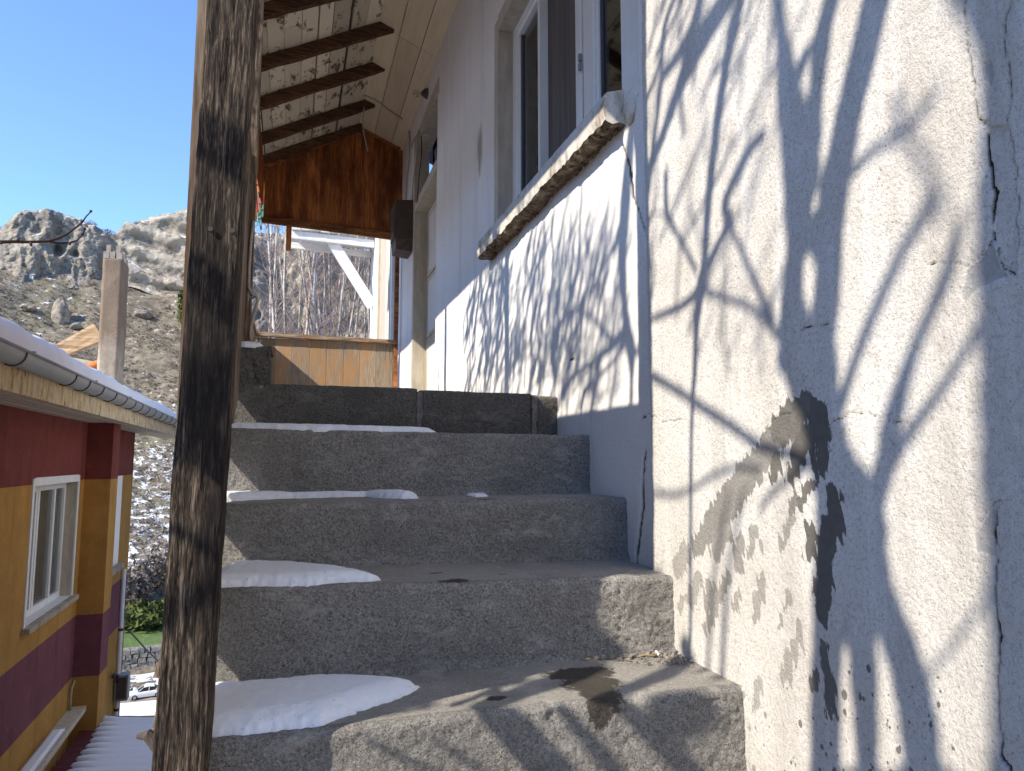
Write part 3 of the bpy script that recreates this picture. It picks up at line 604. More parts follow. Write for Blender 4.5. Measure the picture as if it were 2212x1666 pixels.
def sill():                                              # crumbling concrete sill with a sloping top
    ny, pr = 130, []
    x0, x1, zt, zb = .952, XW+.01, 1.213, 1.115
    prof = [(x1, 1.262), (1.02, 1.235), (.985, 1.224), (.962, zt+.004), (x0+.002, zt-.006), (x0, zt-.03), (x0-.001, zt-.06), (x0+.004, zb+.008), (x0+.014, zb), (.985, zb-.003), (1.01, zb+.002), (XF+.004, zb-.005), (x1, zb)]
    ys = np.linspace(2.045, 3.735, ny); V = []
    for y in ys:
        for (x, z) in prof: V.append((x, y, z))
    V = np.array(V); n = fbm(V*[30, 22, 30], 4, 81); n2 = fbm(V*[70, 60, 70], 3, 82)
    low = sstep(zb+.03, zb, V[:, 2]); V[:, 2] += low*(.016*np.abs(n)+.010*n2+.012*(fbm(V*[9, 9, 9], 2, 8))); V[:, 0] += (1-low)*.0035*n+low*.010*n*(V[:, 0] < 1.0)
    V[:, 2] += .002*n2*(1-low)
    k = len(prof); me = MB(); rot = MB()
    F1 = [(i*k+j, (i+1)*k+j, (i+1)*k+j+1, i*k+j+1) for i in range(ny-1) for j in range(7)]
    F2 = [(i*k+j, (i+1)*k+j, (i+1)*k+j+1, i*k+j+1) for i in range(ny-1) for j in range(7, k-1)]
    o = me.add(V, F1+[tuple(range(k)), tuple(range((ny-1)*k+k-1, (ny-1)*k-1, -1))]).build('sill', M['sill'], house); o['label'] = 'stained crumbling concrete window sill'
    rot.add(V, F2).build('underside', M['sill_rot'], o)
    vs, fs = [], []                                       # old mortar where the sill runs into the corner
    nu, nv = 26, 18
    th = np.linspace(0, 2*np.pi, nu); ph = np.linspace(-.5*np.pi, .5*np.pi, nv); T_, P_ = np.meshgrid(th, ph, indexing='ij')
    d = np.stack([np.cos(P_)*np.cos(T_), np.cos(P_)*np.sin(T_), np.sin(P_)], -1).reshape(-1, 3); r = 1+.5*fbm(d*2.2, 4, 90)
    grid_mesh('mortar_lump', d*r[:, None]*[.022, .040, .055]+np.array([1.032, 2.00, 1.155]), nu, nv, M['sill'], o)
sill()
# door: far jamb, panelled leaf, head, transom
jb = MB().box(XF-.008, XF+.125, DY1, DY1+.07, .27, DZ1+.05).build('door', M['jamb'], house); jb['label'] = 'cream panelled door set back in the white wall'
XD = XF+.12
MB().box(XD, XD+.04, DY0-.1, DY1, .27, 2.30).build('leaf', M['cream'], jb)
for zl, zh in ((.42, 1.02), (1.14, 1.62), (1.70, 2.22)):
    for y0, y1 in ((5.40, 5.78), (5.90, 6.28)):
        MB().box(XD-.012, XD, y0-.03, y1+.03, zl-.03, zl).build('moulding', M['cream'], jb); MB().box(XD-.012, XD, y0-.03, y1+.03, zh, zh+.03).build('moulding', M['cream'], jb)
        for ya in (y0-.03, y1): MB().box(XD-.012, XD, ya, ya+.03, zl, zh).build('moulding', M['cream'], jb)
        for j in range(7):
            y = y0+(j+.5)*(y1-y0)/7; MB().beam((XD-.002, y, zl), (XD-.002, y, zh), (y1-y0)/9, .012, up=(1, 0, 0)).build('slat', M['white_paint'], jb)
MB().box(XF-.006, XD+.02, DY0, DY1, 2.30, 2.38).build('transom_bar', M['jamb'], jb)
MB().box(XF-.005, XD+.02, DY0-.06, DY1+.07, DZ1-.06, DZ1+.06).build('lintel', M['jamb'], jb)
MB().box(XD+.05, XD+.054, DY0, DY1, 2.38, DZ1-.06).build('transom_pane', M['glass'], jb)
MB().beam((XD, 5.9, 2.38), (XD, 5.9, 2.94), .04, .04).build('transom_bar', M['jamb'], jb)
# second bay of the house past the porch end: a pale framed door and its overhang
d2 = MB().box(XF-.02, XF+.02, 8.28, 9.02, .3, 2.92).build('side_door', M['jamb'], house)
MB().box(XF-.045, XF-.02, 8.94, 9.02, .3, 2.92).build('moulding', M['cream'], d2); MB().box(XF-.035, XF-.006, 7.70, 8.22, .3, 2.75).build('shutter', M['white_paint'], d2)
for y in (7.83, 7.96, 8.09): MB().box(XF-.042, XF-.035, y, y+.012, .4, 2.65).build('groove_bead', M['cream'], d2)
MB().box(XF-.06, XF-.006, 7.62, 9.1, 2.95, 3.02).build('lintel', M['jamb'], d2)
ov = thing('overhang', (1.0, 10.0, 2.0), 'white painted timber overhang with diagonal brace past the far railing', 'roof')
rough_beam('fascia_board', (-.12, 9.92, 3.08), (1.02, 9.92, 3.05), .05, .11, M['white_paint'], ov)
rough_beam('fascia_board', (-.12, 10.22, 3.02), (1.02, 10.22, 2.98), .05, .09, M['white_paint'], ov)
for j in range(9): x = -.10+j*.128; MB().box(x, x+.118, 9.85, 10.5, 3.14+.006*(j % 3), 3.165+.006*(j % 3)).build('board', M['white_paint'], ov)
rough_beam('brace', (.40, 9.97, 3.12), (1.02, 9.97, 2.16), .05, .15, M['white_paint'], ov, up=(.84, 0, .54))

# ================================================================== CONCRETE STAIRS
SY = [1.448, 1.748, 2.075, 2.363, 2.684]            # riser planes
SZ = [(-.505, -.512), (-.285, -.312), (-.118, -.117), (.100, .091), (.272, .271)]   # tread height at the left and at the wall
XL = -.215
stairs = thing('concrete_stairs', (.4, 1.4, -2.0), 'rough grey concrete stairs with patches of snow climbing beside the white house', 'stairs')
def tread_z(i, x): a, b = SZ[i]; t = np.clip((x-XL)/(XF-XL), 0, 1); return a+(b-a)*t
def wet_field(P, spots):
    w = np.zeros(len(P))
    for c, rx, ry in spots:
        q = P-np.array(c); w = np.maximum(w, np.clip(1.15-np.sqrt((q[:, 0]/rx)**2+(q[:, 1]/ry)**2+(q[:, 2]/.05)**2)*.65, 0, 1))
    return w
WET = [(onz(z13(1385, 195), -.51), .085, .05), (onz(z13(1430, 235), -.51), .07, .05), (onz(z13(1465, 280), -.512), .045, .06), (onz(z13(1490, 350), -.52), .03, .07), (onz(z13(1030, 300), -.51), .022, .014),
       (onz(z6(1170, 865), -.30), .04, .02), (onz(z6(1225, 885), -.30), .025, .025), (onz(z6(1100, 835), -.30), .02, .01), (onz(z6(1290, 518), -.117), .05, .02), (onz(z6(1380, 832), -.30), .014, .006)]
def step_mesh(name, x0, x1, y0, z_lo, ztop, ydeep, m, parent, res=.0065, amp=1.0, seed=0, nose=.018, big=0., ends=False):
    xs = np.unique(np.concatenate([np.arange(x0, x1, res), [x1]])); prof = []; L = ztop-z_lo
    for z in np.arange(0, L-nose, res): prof.append((0, z, -1, 0))
    for a in np.linspace(0, math.pi/2, 6): prof.append((nose*(1-math.cos(a)), L-nose+nose*math.sin(a), -math.cos(a), math.sin(a)))
    for d in np.arange(nose+res, ydeep, res*1.1): prof.append((d, L, 0, 1))
    prof.append((ydeep, L, 0, 1)); prof = np.array(prof); n = len(prof)
    X = np.repeat(xs, n); Pp = np.tile(prof, (len(xs), 1))
    V = np.stack([X, y0+Pp[:, 0], z_lo+Pp[:, 1]], 1)
    up = Pp[:, 3]; face = 1-up
    rgh = 1+.7*sstep(.55, .95, X)*big
    d = amp*(face*rgh*(.0038*fbm(V*[16, 16, 20], 4, seed)+.0036*fbm(V*[110, 110, 110], 3, seed+3)+.004*np.clip(fbm(V*[70, 70, 70], 2, seed+6)-.2, 0, 1)*-1.6) + up*(.0035*fbm(V*[7, 7, 7], 4, seed+8)+.0012*fbm(V*60, 3, seed+9)))
    chip = np.clip(fbm(V*[11, 11, 11], 3, seed+12)-.22, 0, 1)*sstep(.05, 0., np.abs(Pp[:, 1]-L)+Pp[:, 0]*.6)*.05*amp
    V[:, 1] += Pp[:, 2]*(d-chip); V[:, 2] += Pp[:, 3]*(d-chip)
    V[:, 1] += .010*fbm(np.stack([X*2.5, 0*X, 0*X+seed], 1), 2, seed+20)
    foot = sstep(.045, 0, Pp[:, 1])*face; V[:, 1] -= foot*(.008+.014*np.clip(fbm(V*[12, 12, 12], 3, seed+30), 0, 1))*amp
    return V, len(xs), n, X
def shear(V, i):
    if i is None: return V
    mid = (SZ[i][0]+SZ[i][1])/2; V[:, 2] += (tread_z(i, V[:, 0])-mid)*sstep(mid-.2, mid-.02, V[:, 2]); return V
for k, (y, z) in enumerate(((.54, -1.11), (.84, -.91), (1.145, -.71))):
    V, a, b, X = step_mesh('step', XL, XN+.01, y, z-.25, z, .36, M['concrete'], stairs, .02, seed=100+k); grid_mesh('step', V, a, b, M['concrete'], stairs, attrs=dict(wet=np.zeros(len(V))), flip=True)
for i in range(4):
    mid = (SZ[i][0]+SZ[i][1])/2; lo = (SZ[i-1][0]+SZ[i-1][1])/2-.02 if i else -.75
    V, a, b, X = step_mesh('step', XL, (XN if i < 2 else XF)+.012, SY[i], lo, mid, SY[i+1]-SY[i]+.03, None, None, seed=200+31*i, big=1. if i < 2 else .35)
    V = shear(V, i); w = wet_field(V, WET)
    o = grid_mesh('step', V, a, b, M['concrete'], stairs, attrs=dict(wet=w), flip=True)
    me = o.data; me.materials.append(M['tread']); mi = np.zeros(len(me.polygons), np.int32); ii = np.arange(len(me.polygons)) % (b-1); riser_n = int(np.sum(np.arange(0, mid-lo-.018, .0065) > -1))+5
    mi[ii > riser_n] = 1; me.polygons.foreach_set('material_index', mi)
lan = tag(MB().box(-.225, XF+.02, SY[4]+.03, 3.3, .02, .262).box(-.40, XF+.02, 3.3, 7.45, .02, .262).build('landing', M['tread'], stairs)) 
xa, xb = ony(z6(1028, 140), SY[4])[0], ony(z6(1515, 150), SY[4])[0]
for k, (x0, x1, am, yy) in enumerate(((XL-.02, xa-.006, 1.1, 0), (xa+.006, xb-.006, 1., .006), (xb+.008, XF+.012, 1.3, .012))):
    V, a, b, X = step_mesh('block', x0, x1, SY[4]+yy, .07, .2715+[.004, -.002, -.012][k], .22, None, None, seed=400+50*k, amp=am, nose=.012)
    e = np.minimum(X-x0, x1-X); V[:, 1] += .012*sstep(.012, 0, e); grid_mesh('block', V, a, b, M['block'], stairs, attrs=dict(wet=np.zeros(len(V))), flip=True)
for x in (xa, xb): rough_beam('mortar_joint', (x, SY[4]+.012, .06), (x+.004, SY[4]+.016, .262), .022, .02, M['mortar'], stairs, up=(0, 1, 0), seg=20, amp=.006, freq=60, stretch=1)
core = MB()
for i in range(5): core.box(XL+.006, XF+.004, SY[i]+.03, SY[i]+.36 if i < 4 else 7.42, -3.2, min(SZ[i])-.03)
for y, z in ((.54, -1.11), (.84, -.91), (1.145, -.71)): core.box(XL+.006, XN+.004, y+.03, y+.34, -3.0, z-.03)
core.build('stair_mass', M['block'], stairs)
# rough concrete stub at the head of the stairs, with its snow
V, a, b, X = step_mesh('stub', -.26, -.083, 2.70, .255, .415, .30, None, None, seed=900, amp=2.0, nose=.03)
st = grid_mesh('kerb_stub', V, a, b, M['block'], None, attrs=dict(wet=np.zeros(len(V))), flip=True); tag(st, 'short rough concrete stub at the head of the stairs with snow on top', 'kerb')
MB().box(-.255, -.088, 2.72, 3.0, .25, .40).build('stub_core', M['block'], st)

# ------------------------------------------------------------------ snow
def snow_patch(outline, zfun, h, label, group='snow patches left on the stairs', res=.0045, seed=0, rim=.035, cat='snow'):
    pl = np.array(outline)[:, :2]; lo = pl.min(0)-.01; hi = pl.max(0)+.01
    xs = np.arange(lo[0], hi[0], res); ys = np.arange(lo[1], hi[1], res); X, Y = np.meshgrid(xs, ys, indexing='ij'); G = np.stack([X.ravel(), Y.ravel()], 1)
    G3 = np.stack([G[:, 0], G[:, 1], 0*G[:, 0]], 1); Gw = G+np.stack([fbm(G3*22, 3, seed), fbm(G3*22+7, 3, seed+1)], 1)*.006+np.stack([fbm(G3*90, 2, seed+2), fbm(G3*90+7, 2, seed+3)], 1)*.005
    ins = in_poly(Gw, pl); d = seg_dist(Gw, np.vstack([pl, pl[:1]]), np.zeros(len(pl)+1)); d = np.where(ins, d, 0)
    t = np.clip(d/rim, 0, 1); hh = h*np.sqrt(np.clip(1-(1-t)**2, 0, 1))*(1+.09*fbm(G3*4, 3, seed+4))+.0016*fbm(G3*90, 3, seed+6)*t
    V = np.stack([G[:, 0], G[:, 1], zfun(G[:, 0], G[:, 1])-.006*(1-t)+hh], 1)
    m = ins.reshape(len(xs), len(ys)); q = m[:-1, :-1] | m[1:, :-1] | m[1:, 1:] | m[:-1, 1:]
    return tag(grid_mesh('snow_patch', V, len(xs), len(ys), M['snow'], mask=q), label, cat, group)
def tz(i): return lambda x, y: tread_z(i, x)
def pz(f, pts, z): return [onz(f(*p), z) for p in pts]
s1 = pz(lambda a, b: (a, b), [(400, 1500), (430, 1466), (470, 1452), (510, 1443), (620, 1443), (700, 1450), (800, 1463), (880, 1469), (908, 1477), (890, 1490), (830, 1512), (760, 1532), (700, 1556), (640, 1563), (560, 1574), (500, 1583), (440, 1590), (380, 1600)], -.497)
s1 = [np.array([p[0], max(min(p[1], SY[1]+.004), SY[0]+.012), 0]) for p in s1]
snow_patch(s1, tz(0), .030, 'large wedge of snow on the lowest tread, widest of the snow patches', seed=1, rim=.055)
s2 = [onz(z6(*p), -.284) for p in [(120, 880), (170, 835), (215, 815), (250, 808), (350, 800), (500, 803), (600, 810), (700, 818), (800, 832), (875, 843), (820, 850), (700, 860), (600, 868), (480, 882), (350, 899), (290, 906), (195, 902), (130, 905)]]
s2 = [np.array([p[0], max(min(p[1], SY[2]+.004), SY[1]+.012), 0]) for p in s2]
snow_patch(s2, tz(1), .026, 'pointed snow wedge on the tread one step above the largest snow patch', seed=2, rim=.04)
s3 = [onz(z6(*p), -.110) for p in [(170, 490), (270, 462), (330, 455), (450, 454), (600, 459), (700, 467), (800, 475), (880, 484), (960, 495), (1025, 505), (960, 507), (890, 505), (800, 501), (700, 503), (500, 505), (350, 511), (260, 516), (170, 520)]]
s3 = [np.array([p[0], max(min(p[1], SY[3]+.004), SY[2]+.012), 0]) for p in s3]
snow_patch(s3, tz(2), .024, 'thin snow wedge on the third tread with a crumbly tip', seed=3, rim=.03)
s3b = [onz(z6(*p), -.115) for p in [(1225, 500), (1260, 492), (1310, 497), (1318, 505), (1260, 508)]]
snow_patch(s3b, tz(2), .008, 'small scrap of snow lying alone on the third tread', seed=4, rim=.012, res=.003)
s4 = [(-.2, 2.41), (-.05, 2.395), (.10, 2.39), (.28, 2.41), (.42, 2.45), (.50, 2.52), (.42, 2.60), (.2, 2.66), (-.2, 2.67)]
snow_patch([np.array([a, b, 0]) for a, b in s4], tz(3), .022, 'thin white strip of snow at the foot of the block riser', seed=5, rim=.03)
snow_patch([np.array([a, b, 0]) for a, b in ((-.25, 2.715), (-.17, 2.70), (-.115, 2.72), (-.10, 2.80), (-.12, 2.93), (-.2, 2.97), (-.25, 2.95))], lambda x, y: 0*x+.412, .022, 'little snow cap on the concrete stub at the stair head', seed=6, rim=.03)
# grit and litter in the corner of the lowest tread
vs = MB(); rg = np.random.default_rng(3)
for k in range(260):
    u = rg.uniform(1380, 1850); c = onz(z13(u, rg.normal(105+(u-1500)*.06, 22)), -.508); s = rg.uniform(.0015, .0055)*(1.6 if rg.random() < .1 else 1)
    d = rg.normal(0, 1, (8, 3)); d /= np.linalg.norm(d, axis=1)[:, None]; c[1] = min(c[1], SY[1]-.012)
    q = [(-1, -1, -1), (1, -1, -1), (1, 1, -1), (-1, 1, -1), (-1, -1, 1), (1, -1, 1), (1, 1, 1), (-1, 1, 1)]
    vs.hexa([c+s*(np.array(v)*.6+d[i]*.5)+[0, 0, s*.4] for i, v in enumerate(q)])
tag(vs.build('grit', M['pebble']), kind='stuff')
cb = onz(z13(1707, 110), -.505); tag(MB().tube([cb+[-.004, -.016, 0], cb+[.002, .012, .002]], .0038, 8).build('cigarette_butt', M['paper']), 'white cigarette butt among the grit in the stair corner', 'cigarette butt')
for k, (p, q, lb) in enumerate((((1385, 130), (1480, 153), 'thin dry stalk lying on the lowest tread by the riser'), ((1620, 125), (1690, 118), 'short straw bit in the grit beside the cigarette butt'))):
    a, b = onz(z13(*p), -.505), onz(z13(*q), -.505); tag(MB().tube([a, (a+b)/2+[0, .003, .003], b], .0016, 6).build('dry_stalk', M['straw']), lb, 'twig')

# ================================================================== PORCH: posts, railings, roof, gable
def px(z): return -.1490+.0215*(z-.17)
pg = MB()
post = rough_beam('wooden_post', (px(-2.05), 1.3925, -2.05), (px(3.08), 1.3925, 3.08), .082, .095, M['post'], None, up=(0, 1, 0), seg=620, amp=.0045, seed=3, freq=85, stretch=9, nw=24, split=.007)
tag(post, 'dark weathered square timber post standing at the foot of the side railing', 'post')
n0 = ony(z1(1398, 360), 1.346); MB().tube([n0+[0, .004, 0], n0+[0, -.006, 0]], [.0035, .0045], 10).build('nail', M['wire'], post)
n0 = ony(z4(50, 225), 1.346); MB().tube([n0+[0, .004, 0], n0+[0, -.005, 0]], [.0035, .0045], 10).build('nail', M['wire'], post)
a = ony(z14(500, 620), 1.44); b = ony(z14(478, 1000), 1.44); rough_beam('splinter', a+[.012, 0, 0], b+[.006, 0, 0], .012, .016, M['siderail'], post, up=(0, 1, 0), seg=14, amp=.003, taper=2.6)
a = onz(z14(345, 1640), -.50); a = ony(z14(375, 1645), 1.43); tag(MB().tube([a+[.05, 0, -.05], a+[.012, 0, -.012], a+[-.004, 0, .006], a+[-.02, .01, .002]], [.012, .012, .010, .005], 9).build('branch_stub', M['bark'], post))
p2 = tag(rough_beam('porch_post', (-.190, 2.86, .25), (-.186, 2.86, 3.10), .048, .05, M['post2'], None, up=(0, 1, 0), seg=90, amp=.003, seed=9, nw=6), 'slim weathered porch post rising from the stair head with rope tied round it', 'post')
p3 = tag(rough_beam('porch_post', (-.33, 4.32, .25), (-.33, 4.32, 2.98), .05, .05, M['post2'], None, up=(0, 1, 0), seg=60, amp=.003, seed=12), 'slim porch post midway along the side railing', 'post')
# side railing beside the stairs: upright planks whose feet follow the steps, level top rail
sr = thing('stair_railing', (-.195, 1.5, -.5), 'solid plank railing along the open side of the stairs behind the dark post', 'railing')
y = 1.425; k = 0
while y < 2.80:
    w = random.uniform(.085, .105); zb0 = -.386+.633*(y-1.71); zb1 = -.386+.633*(y+w-1.71)
    MB().hexa([(-.204, y, zb0), (-.187, y, zb0), (-.187, y+w-.0015, zb1), (-.204, y+w-.0015, zb1), (-.204, y, 1.165), (-.187, y, 1.165), (-.187, y+w-.0015, 1.165), (-.204, y+w-.0015, 1.165)]).build('plank', M['siderail'], sr)
    y += w; k += 1
rough_beam('top_rail', (-.196, 1.43, 1.177), (-.196, 2.84, 1.177), .032, .028, M['siderail'], sr, seg=30)
rough_beam('bottom_rail', (-.212, 1.45, -.50), (-.212, 2.84, .40), .016, .06, M['siderail'], sr, seg=20)
pr = thing('porch_railing', (-.37, 5, .27), 'solid plank railing along the open side of the porch landing', 'railing')
y = 2.90
while y < 7.2:
    w = random.uniform(.12, .15); w = min(w, 7.2-y+.001); MB().box(-.385, -.367, y, y+w-.002, .27, 1.20).build('plank', M['siderail'], pr); y += w
rough_beam('top_rail', (-.375, 2.86, 1.215), (-.375, 7.22, 1.215), .045, .04, M['siderail'], pr, seg=40)
# far railing across the porch end
fr = thing('end_railing', (.3, 7.23, .27), 'weathered orange-brown plank railing closing the far end of the porch', 'railing')
bx = [ony(z4(a, 1200), 7.225)[0] for a in (205, 232, 360, 487, 615, 742, 868, 988, 1108, 1232)]
for a, b in zip(bx[:-1], bx[1:]):
    o = rough_beam('plank', ((a+b)/2, 7.235+random.uniform(-.002, .002), .262), ((a+b)/2, 7.235, 1.19), b-a-.0005, .02, M['rail'], fr, up=(0, 1, 0), seg=16, amp=.0015, seed=random.randint(0, 99))
rough_beam('top_rail', (-.40, 7.215, 1.222), (.985, 7.215, 1.205), .075, .045, M['railtop'], fr, seg=40, amp=.004)
rough_beam('end_post', (.985, 7.215, .262), (.985, 7.215, 2.45), .042, .045, M['gable_trim'], fr, up=(0, 1, 0), seg=30, amp=.002)
# roof
roof = thing('porch_roof', (.2, 4.3, 3.0), 'porch roof of painted boards on dark rafters meeting a cream boarded soffit', 'roof')
SL = .505
def deck(x, y=6): return 3.472-SL*(.572-x)
Y0, Y1 = 1.30, 7.32
x = .575; k = 0
while x > -.47:
    w = random.choice((.075, .095, .11, .12)); gap = random.choice((.003, .004, .006, .012, .022)); x1 = max(x-w, -.49)
    yc = Y0
    while yc < Y1-.05:                                  # boards are butted at rafters
        ye = min(Y1, yc+random.choice((1.9, 2.4, 3.0))); j = random.uniform(-.003, .003)
        V = [(x1, yc, deck(x1)+j), (x, yc, deck(x)+j), (x, ye-.004, deck(x)+j), (x1, ye-.004, deck(x1)+j)]
        MB().hexa(V+[(a-.009, b, c+.018) for a, b, c in V]).build('board', M['deck'], roof); yc = ye
    x = x1-gap; k += 1
MB().hexa([(-.52, Y0-.02, deck(-.52)+.035), (.62, Y0-.02, deck(.62)+.035), (.62, Y1+.05, deck(.62)+.035), (-.52, Y1+.05, deck(-.52)+.035)]+[(-.53, Y0-.02, deck(-.52)+.06), (.61, Y0-.02, deck(.62)+.06), (.61, Y1+.05, deck(.62)+.06), (-.53, Y1+.05, deck(-.52)+.06)]).build('tin_sheet', M['tin'], roof)
MB().hexa([(.55, Y0-.02, 3.56), (1.4, Y0-.02, 3.2), (1.4, Y1+.05, 3.2), (.55, Y1+.05, 3.56), (.55, Y0-.02, 3.6), (1.4, Y0-.02, 3.24), (1.4, Y1+.05, 3.24), (.55, Y1+.05, 3.6)]).build('tin_sheet', M['tin'], roof)
RY = [7.16, 6.655, 5.985, 5.385, 4.75, 4.05, 3.4, 2.75, 2.1, 1.42]
up = np.array([-SL, 0, 1])/math.hypot(SL, 1)
for i, y in enumerate(RY):
    h = .095 if i else .075; tip = [.60, .645, .67, .69, .69, .69, .69, .69, .69, .69][i]
    a = np.array([-.47, y, deck(-.47)])-up*(h/2+.002); b = np.array([tip-.02, y, deck(tip-.02)])-up*(h/2+.002)
    rough_beam('rafter', a, b, .052, h, M['rafter'], roof, up=up, seg=46, amp=.006, seed=60+i, freq=40, stretch=5)
def sof(x): return 3.27+.42*(1.03-x)
for xa_, xb_ in ((.56, .7195), (.7245, .8975), (.9025, 1.045)):
    for ya, yb in ((1.30, 3.38), (3.384, 5.405), (5.409, 7.30)):
        q = [(xa_, ya, sof(xa_)), (xb_, ya, sof(xb_)), (xb_, yb, sof(xb_)), (xa_, yb, sof(xa_))]
        MB().hexa(q+[(a+.006, b, c+.016) for a, b, c in q]).build('soffit_board', M['soffit'], roof)
rough_beam('eave_beam', (-.385, Y0, 2.86), (-.385, 7.25, 2.86), .06, .11, M['siderail'], roof, seg=40)
y = Y0+.03
while y < 7.2:
    w = min(random.uniform(.12, .16), 7.22-y); MB().box(-.366, -.350, y, y+w-.002, 2.262, 2.92).build('valance_board', M['gable'], roof); y += w+1e-4
# far gable of varnished boards
gb = thing('gable_panel', (.3, 7.23, 2.35), 'reddish brown varnished board gable hanging across the far porch end', 'panel')
def gtop(x): return min(3.452-.565*(.60-x), 3.452-.42*(x-.60))
gx = [ony(z3(a, 1300), 7.24)[0] for a in (215, 240, 355, 460, 600, 693, 745, 890, 1035, 1110, 1150, 1275, 1312)]
for a, b in zip(gx[:-1], gx[1:]):
    b -= .0008; j = random.uniform(-.0025, .0025); za, zb = gtop(a)-.005, gtop(b)-.005
    q = [(a, 7.232+j, 2.36), (b, 7.232+j, 2.345), (b, 7.250+j, 2.345), (a, 7.250+j, 2.36), (a, 7.232+j, za), (b, 7.232+j, zb), (b, 7.250+j, zb), (a, 7.250+j, za)]
    MB().hexa(q).build('board', M['gable'], gb)
MB().add([(-.40, 7.2535, 2.38), (1.02, 7.2535, 2.38), (1.02, 7.2535, gtop(1.02)-.02), (.6, 7.2535, gtop(.6)-.02), (-.40, 7.2535, gtop(-.4)-.02)], [(0, 1, 2, 3, 4)]).build('backing', M['rafter'], gb)
rough_beam('top_trim', (-.43, 7.215, gtop(-.43)+.0), (.61, 7.215, gtop(.61)+.01), .03, .055, M['gable_trim'], gb, up=up, seg=24, amp=.002)
rough_beam('top_trim', (.60, 7.214, gtop(.60)), (1.0, 7.214, gtop(1.0)), .03, .05, M['gable_trim'], gb, seg=12, amp=.002)
rough_beam('bottom_rail', (-.41, 7.215, 2.375), (1.02, 7.215, 2.315), .035, .075, M['gable_trim'], gb, seg=30, amp=.003)
tag(rough_beam('hanging_peg', (-.096, 7.30, 2.10), (-.096, 7.30, 2.40), .05, .045, M['gable'], gb, up=(0, 1, 0), seg=12, amp=.003))
# meter box on the wall, cables, lamp
mbx = thing('meter_box', (.95, 6.6, 2.0), 'dark brown metal meter box mounted on the white wall beside the door', 'box')
c_ = [(.862, 6.48, 2.065), (1.026, 6.48, 2.085), (1.026, 6.78, 2.09), (.862, 6.78, 2.07), (.862, 6.48, 2.44), (1.026, 6.48, 2.455), (1.026, 6.78, 2.455), (.862, 6.78, 2.44)]
MB().hexa(c_).build('case', M['box'], mbx)
MB().hexa([(.872, 6.487, 1.97), (1.02, 6.487, 1.95), (1.02, 6.77, 1.96), (.872, 6.77, 1.98), (.866, 6.484, 2.075), (1.024, 6.484, 2.095), (1.024, 6.775, 2.095), (.866, 6.775, 2.075)]).build('lower_tray', M['boxface'], mbx)
MB().box(.852, .861, 6.50, 6.76, 2.09, 2.42).build('door', M['boxface'], mbx); MB().box(.848, .852, 6.55, 6.70, 2.18, 2.36).build('peephole', M['wire'], mbx)
def cable(pts, r, name, label, m, group=None):
    return tag(MB().tube(pts, r, 7).build(name, M[m], None, True), label, 'cable', group)
def sofp(p): r = ray(*p); n = np.array([.42, 0, 1]); return r*((3.27+.4326-.008)/(n@r))
cable([sofp(z3(*p)) for p in ((985, 705), (1040, 710), (1100, 735), (1150, 770), (1200, 812), (1290, 870))]+[onx(z3(*p), XF-.014) for p in ((1345, 935), (1355, 1010), (1355, 1090), (1352, 1180), (1335, 1300), (1330, 1470))], .008, 'cable', 'thick cream cable curving from the rafter end across the soffit to the meter box', 'cable')
cable([onx(z3(*p), XF-.012) for p in ((1365, 1085), (1385, 1030), (1412, 992), (1450, 995), (1500, 998))], .006, 'cable', 'cable branching from the cream cable to the door lintel', 'cable')
cable([onx(z3(*p), XF-.012) for p in ((1425, 960), (1415, 1050), (1400, 1200), (1380, 1350), (1372, 1480))], .006, 'cable', 'cable dropping beside the door jamb into the meter box', 'cable')
cable([onx(z3(*p), XF-.016) for p in ((1440, 1005), (1445, 1100), (1438, 1200), (1425, 1300), (1410, 1500))], .005, 'cable', 'thin wire running down the door jamb', 'wire')
q0 = ony(z3(1018, 790), 6.62); tag(MB().tube([q0, ony(z3(1008, 900), 6.62), ony(z3(1022, 1010), 6.62), ony(z3(1047, 1115), 6.62)], .006, 7).build('hanging_string', M['rope'], None, True), 'loose string dangling from the rafter in front of the gable', 'string')
lp = thing('light_bulb', onx(z3(1490, 690), XF), 'bare glass light bulb in a dark wall socket under the soffit', 'light bulb')
c0 = onx(z3(1490, 690), XF); MB().tube([c0+[.004, 0, 0], c0+[-.02, 0, -.004], c0+[-.05, 0, -.01]], [.045, .045, .022], 14).build('socket', M['porcelain'], lp, True)
cbm = c0+[-.095, 0, -.016]; MB().tube([cbm+[.05, 0, .008], cbm+[.03, 0, .004], cbm+[.012, 0, 0], cbm+[-.012, 0, 0], cbm+[-.03, 0, 0], cbm+[-.036, 0, 0]], [.013, .020, .032, .034, .018, .004], 16).build('bulb', M['glass'], lp, True)
# ropes on the slim post, clothes pegs on the line
RO = [([(205, 150), (185, 300), (172, 500), (170, 650), (165, 780), (148, 905)], 'long pale rope hanging down the slim porch post'), ([(190, 690), (225, 700), (235, 740), (205, 850), (180, 960), (175, 1050)], 'looped rope knotted round the slim porch post'), ([(165, 630), (190, 680), (230, 705), (185, 720), (175, 690)], 'short rope coil wound tightly round the slim porch post')]
for pts, lb in RO:
    tag(MB().tube([ony(z4(*p), 2.825+.004*i) for i, p in enumerate(pts)], .0055, 7).build('rope', M['rope'], None, True), lb, 'rope', 'ropes on the slim porch post')
hk = [ony(z4(*p), 2.82) for p in ((190, 1030), (215, 1050), (245, 1045), (255, 1025))]; tag(MB().tube(hk, .006, 7).build('rope_end', M['rope'], None, True), 'frayed rope end sticking out above the concrete stub', 'rope')
ln = [np.array([-.20, 2.86, 1.35]), np.array([-.24, 4.6, 1.78]), np.array([-.30, 7.2, 2.4])]
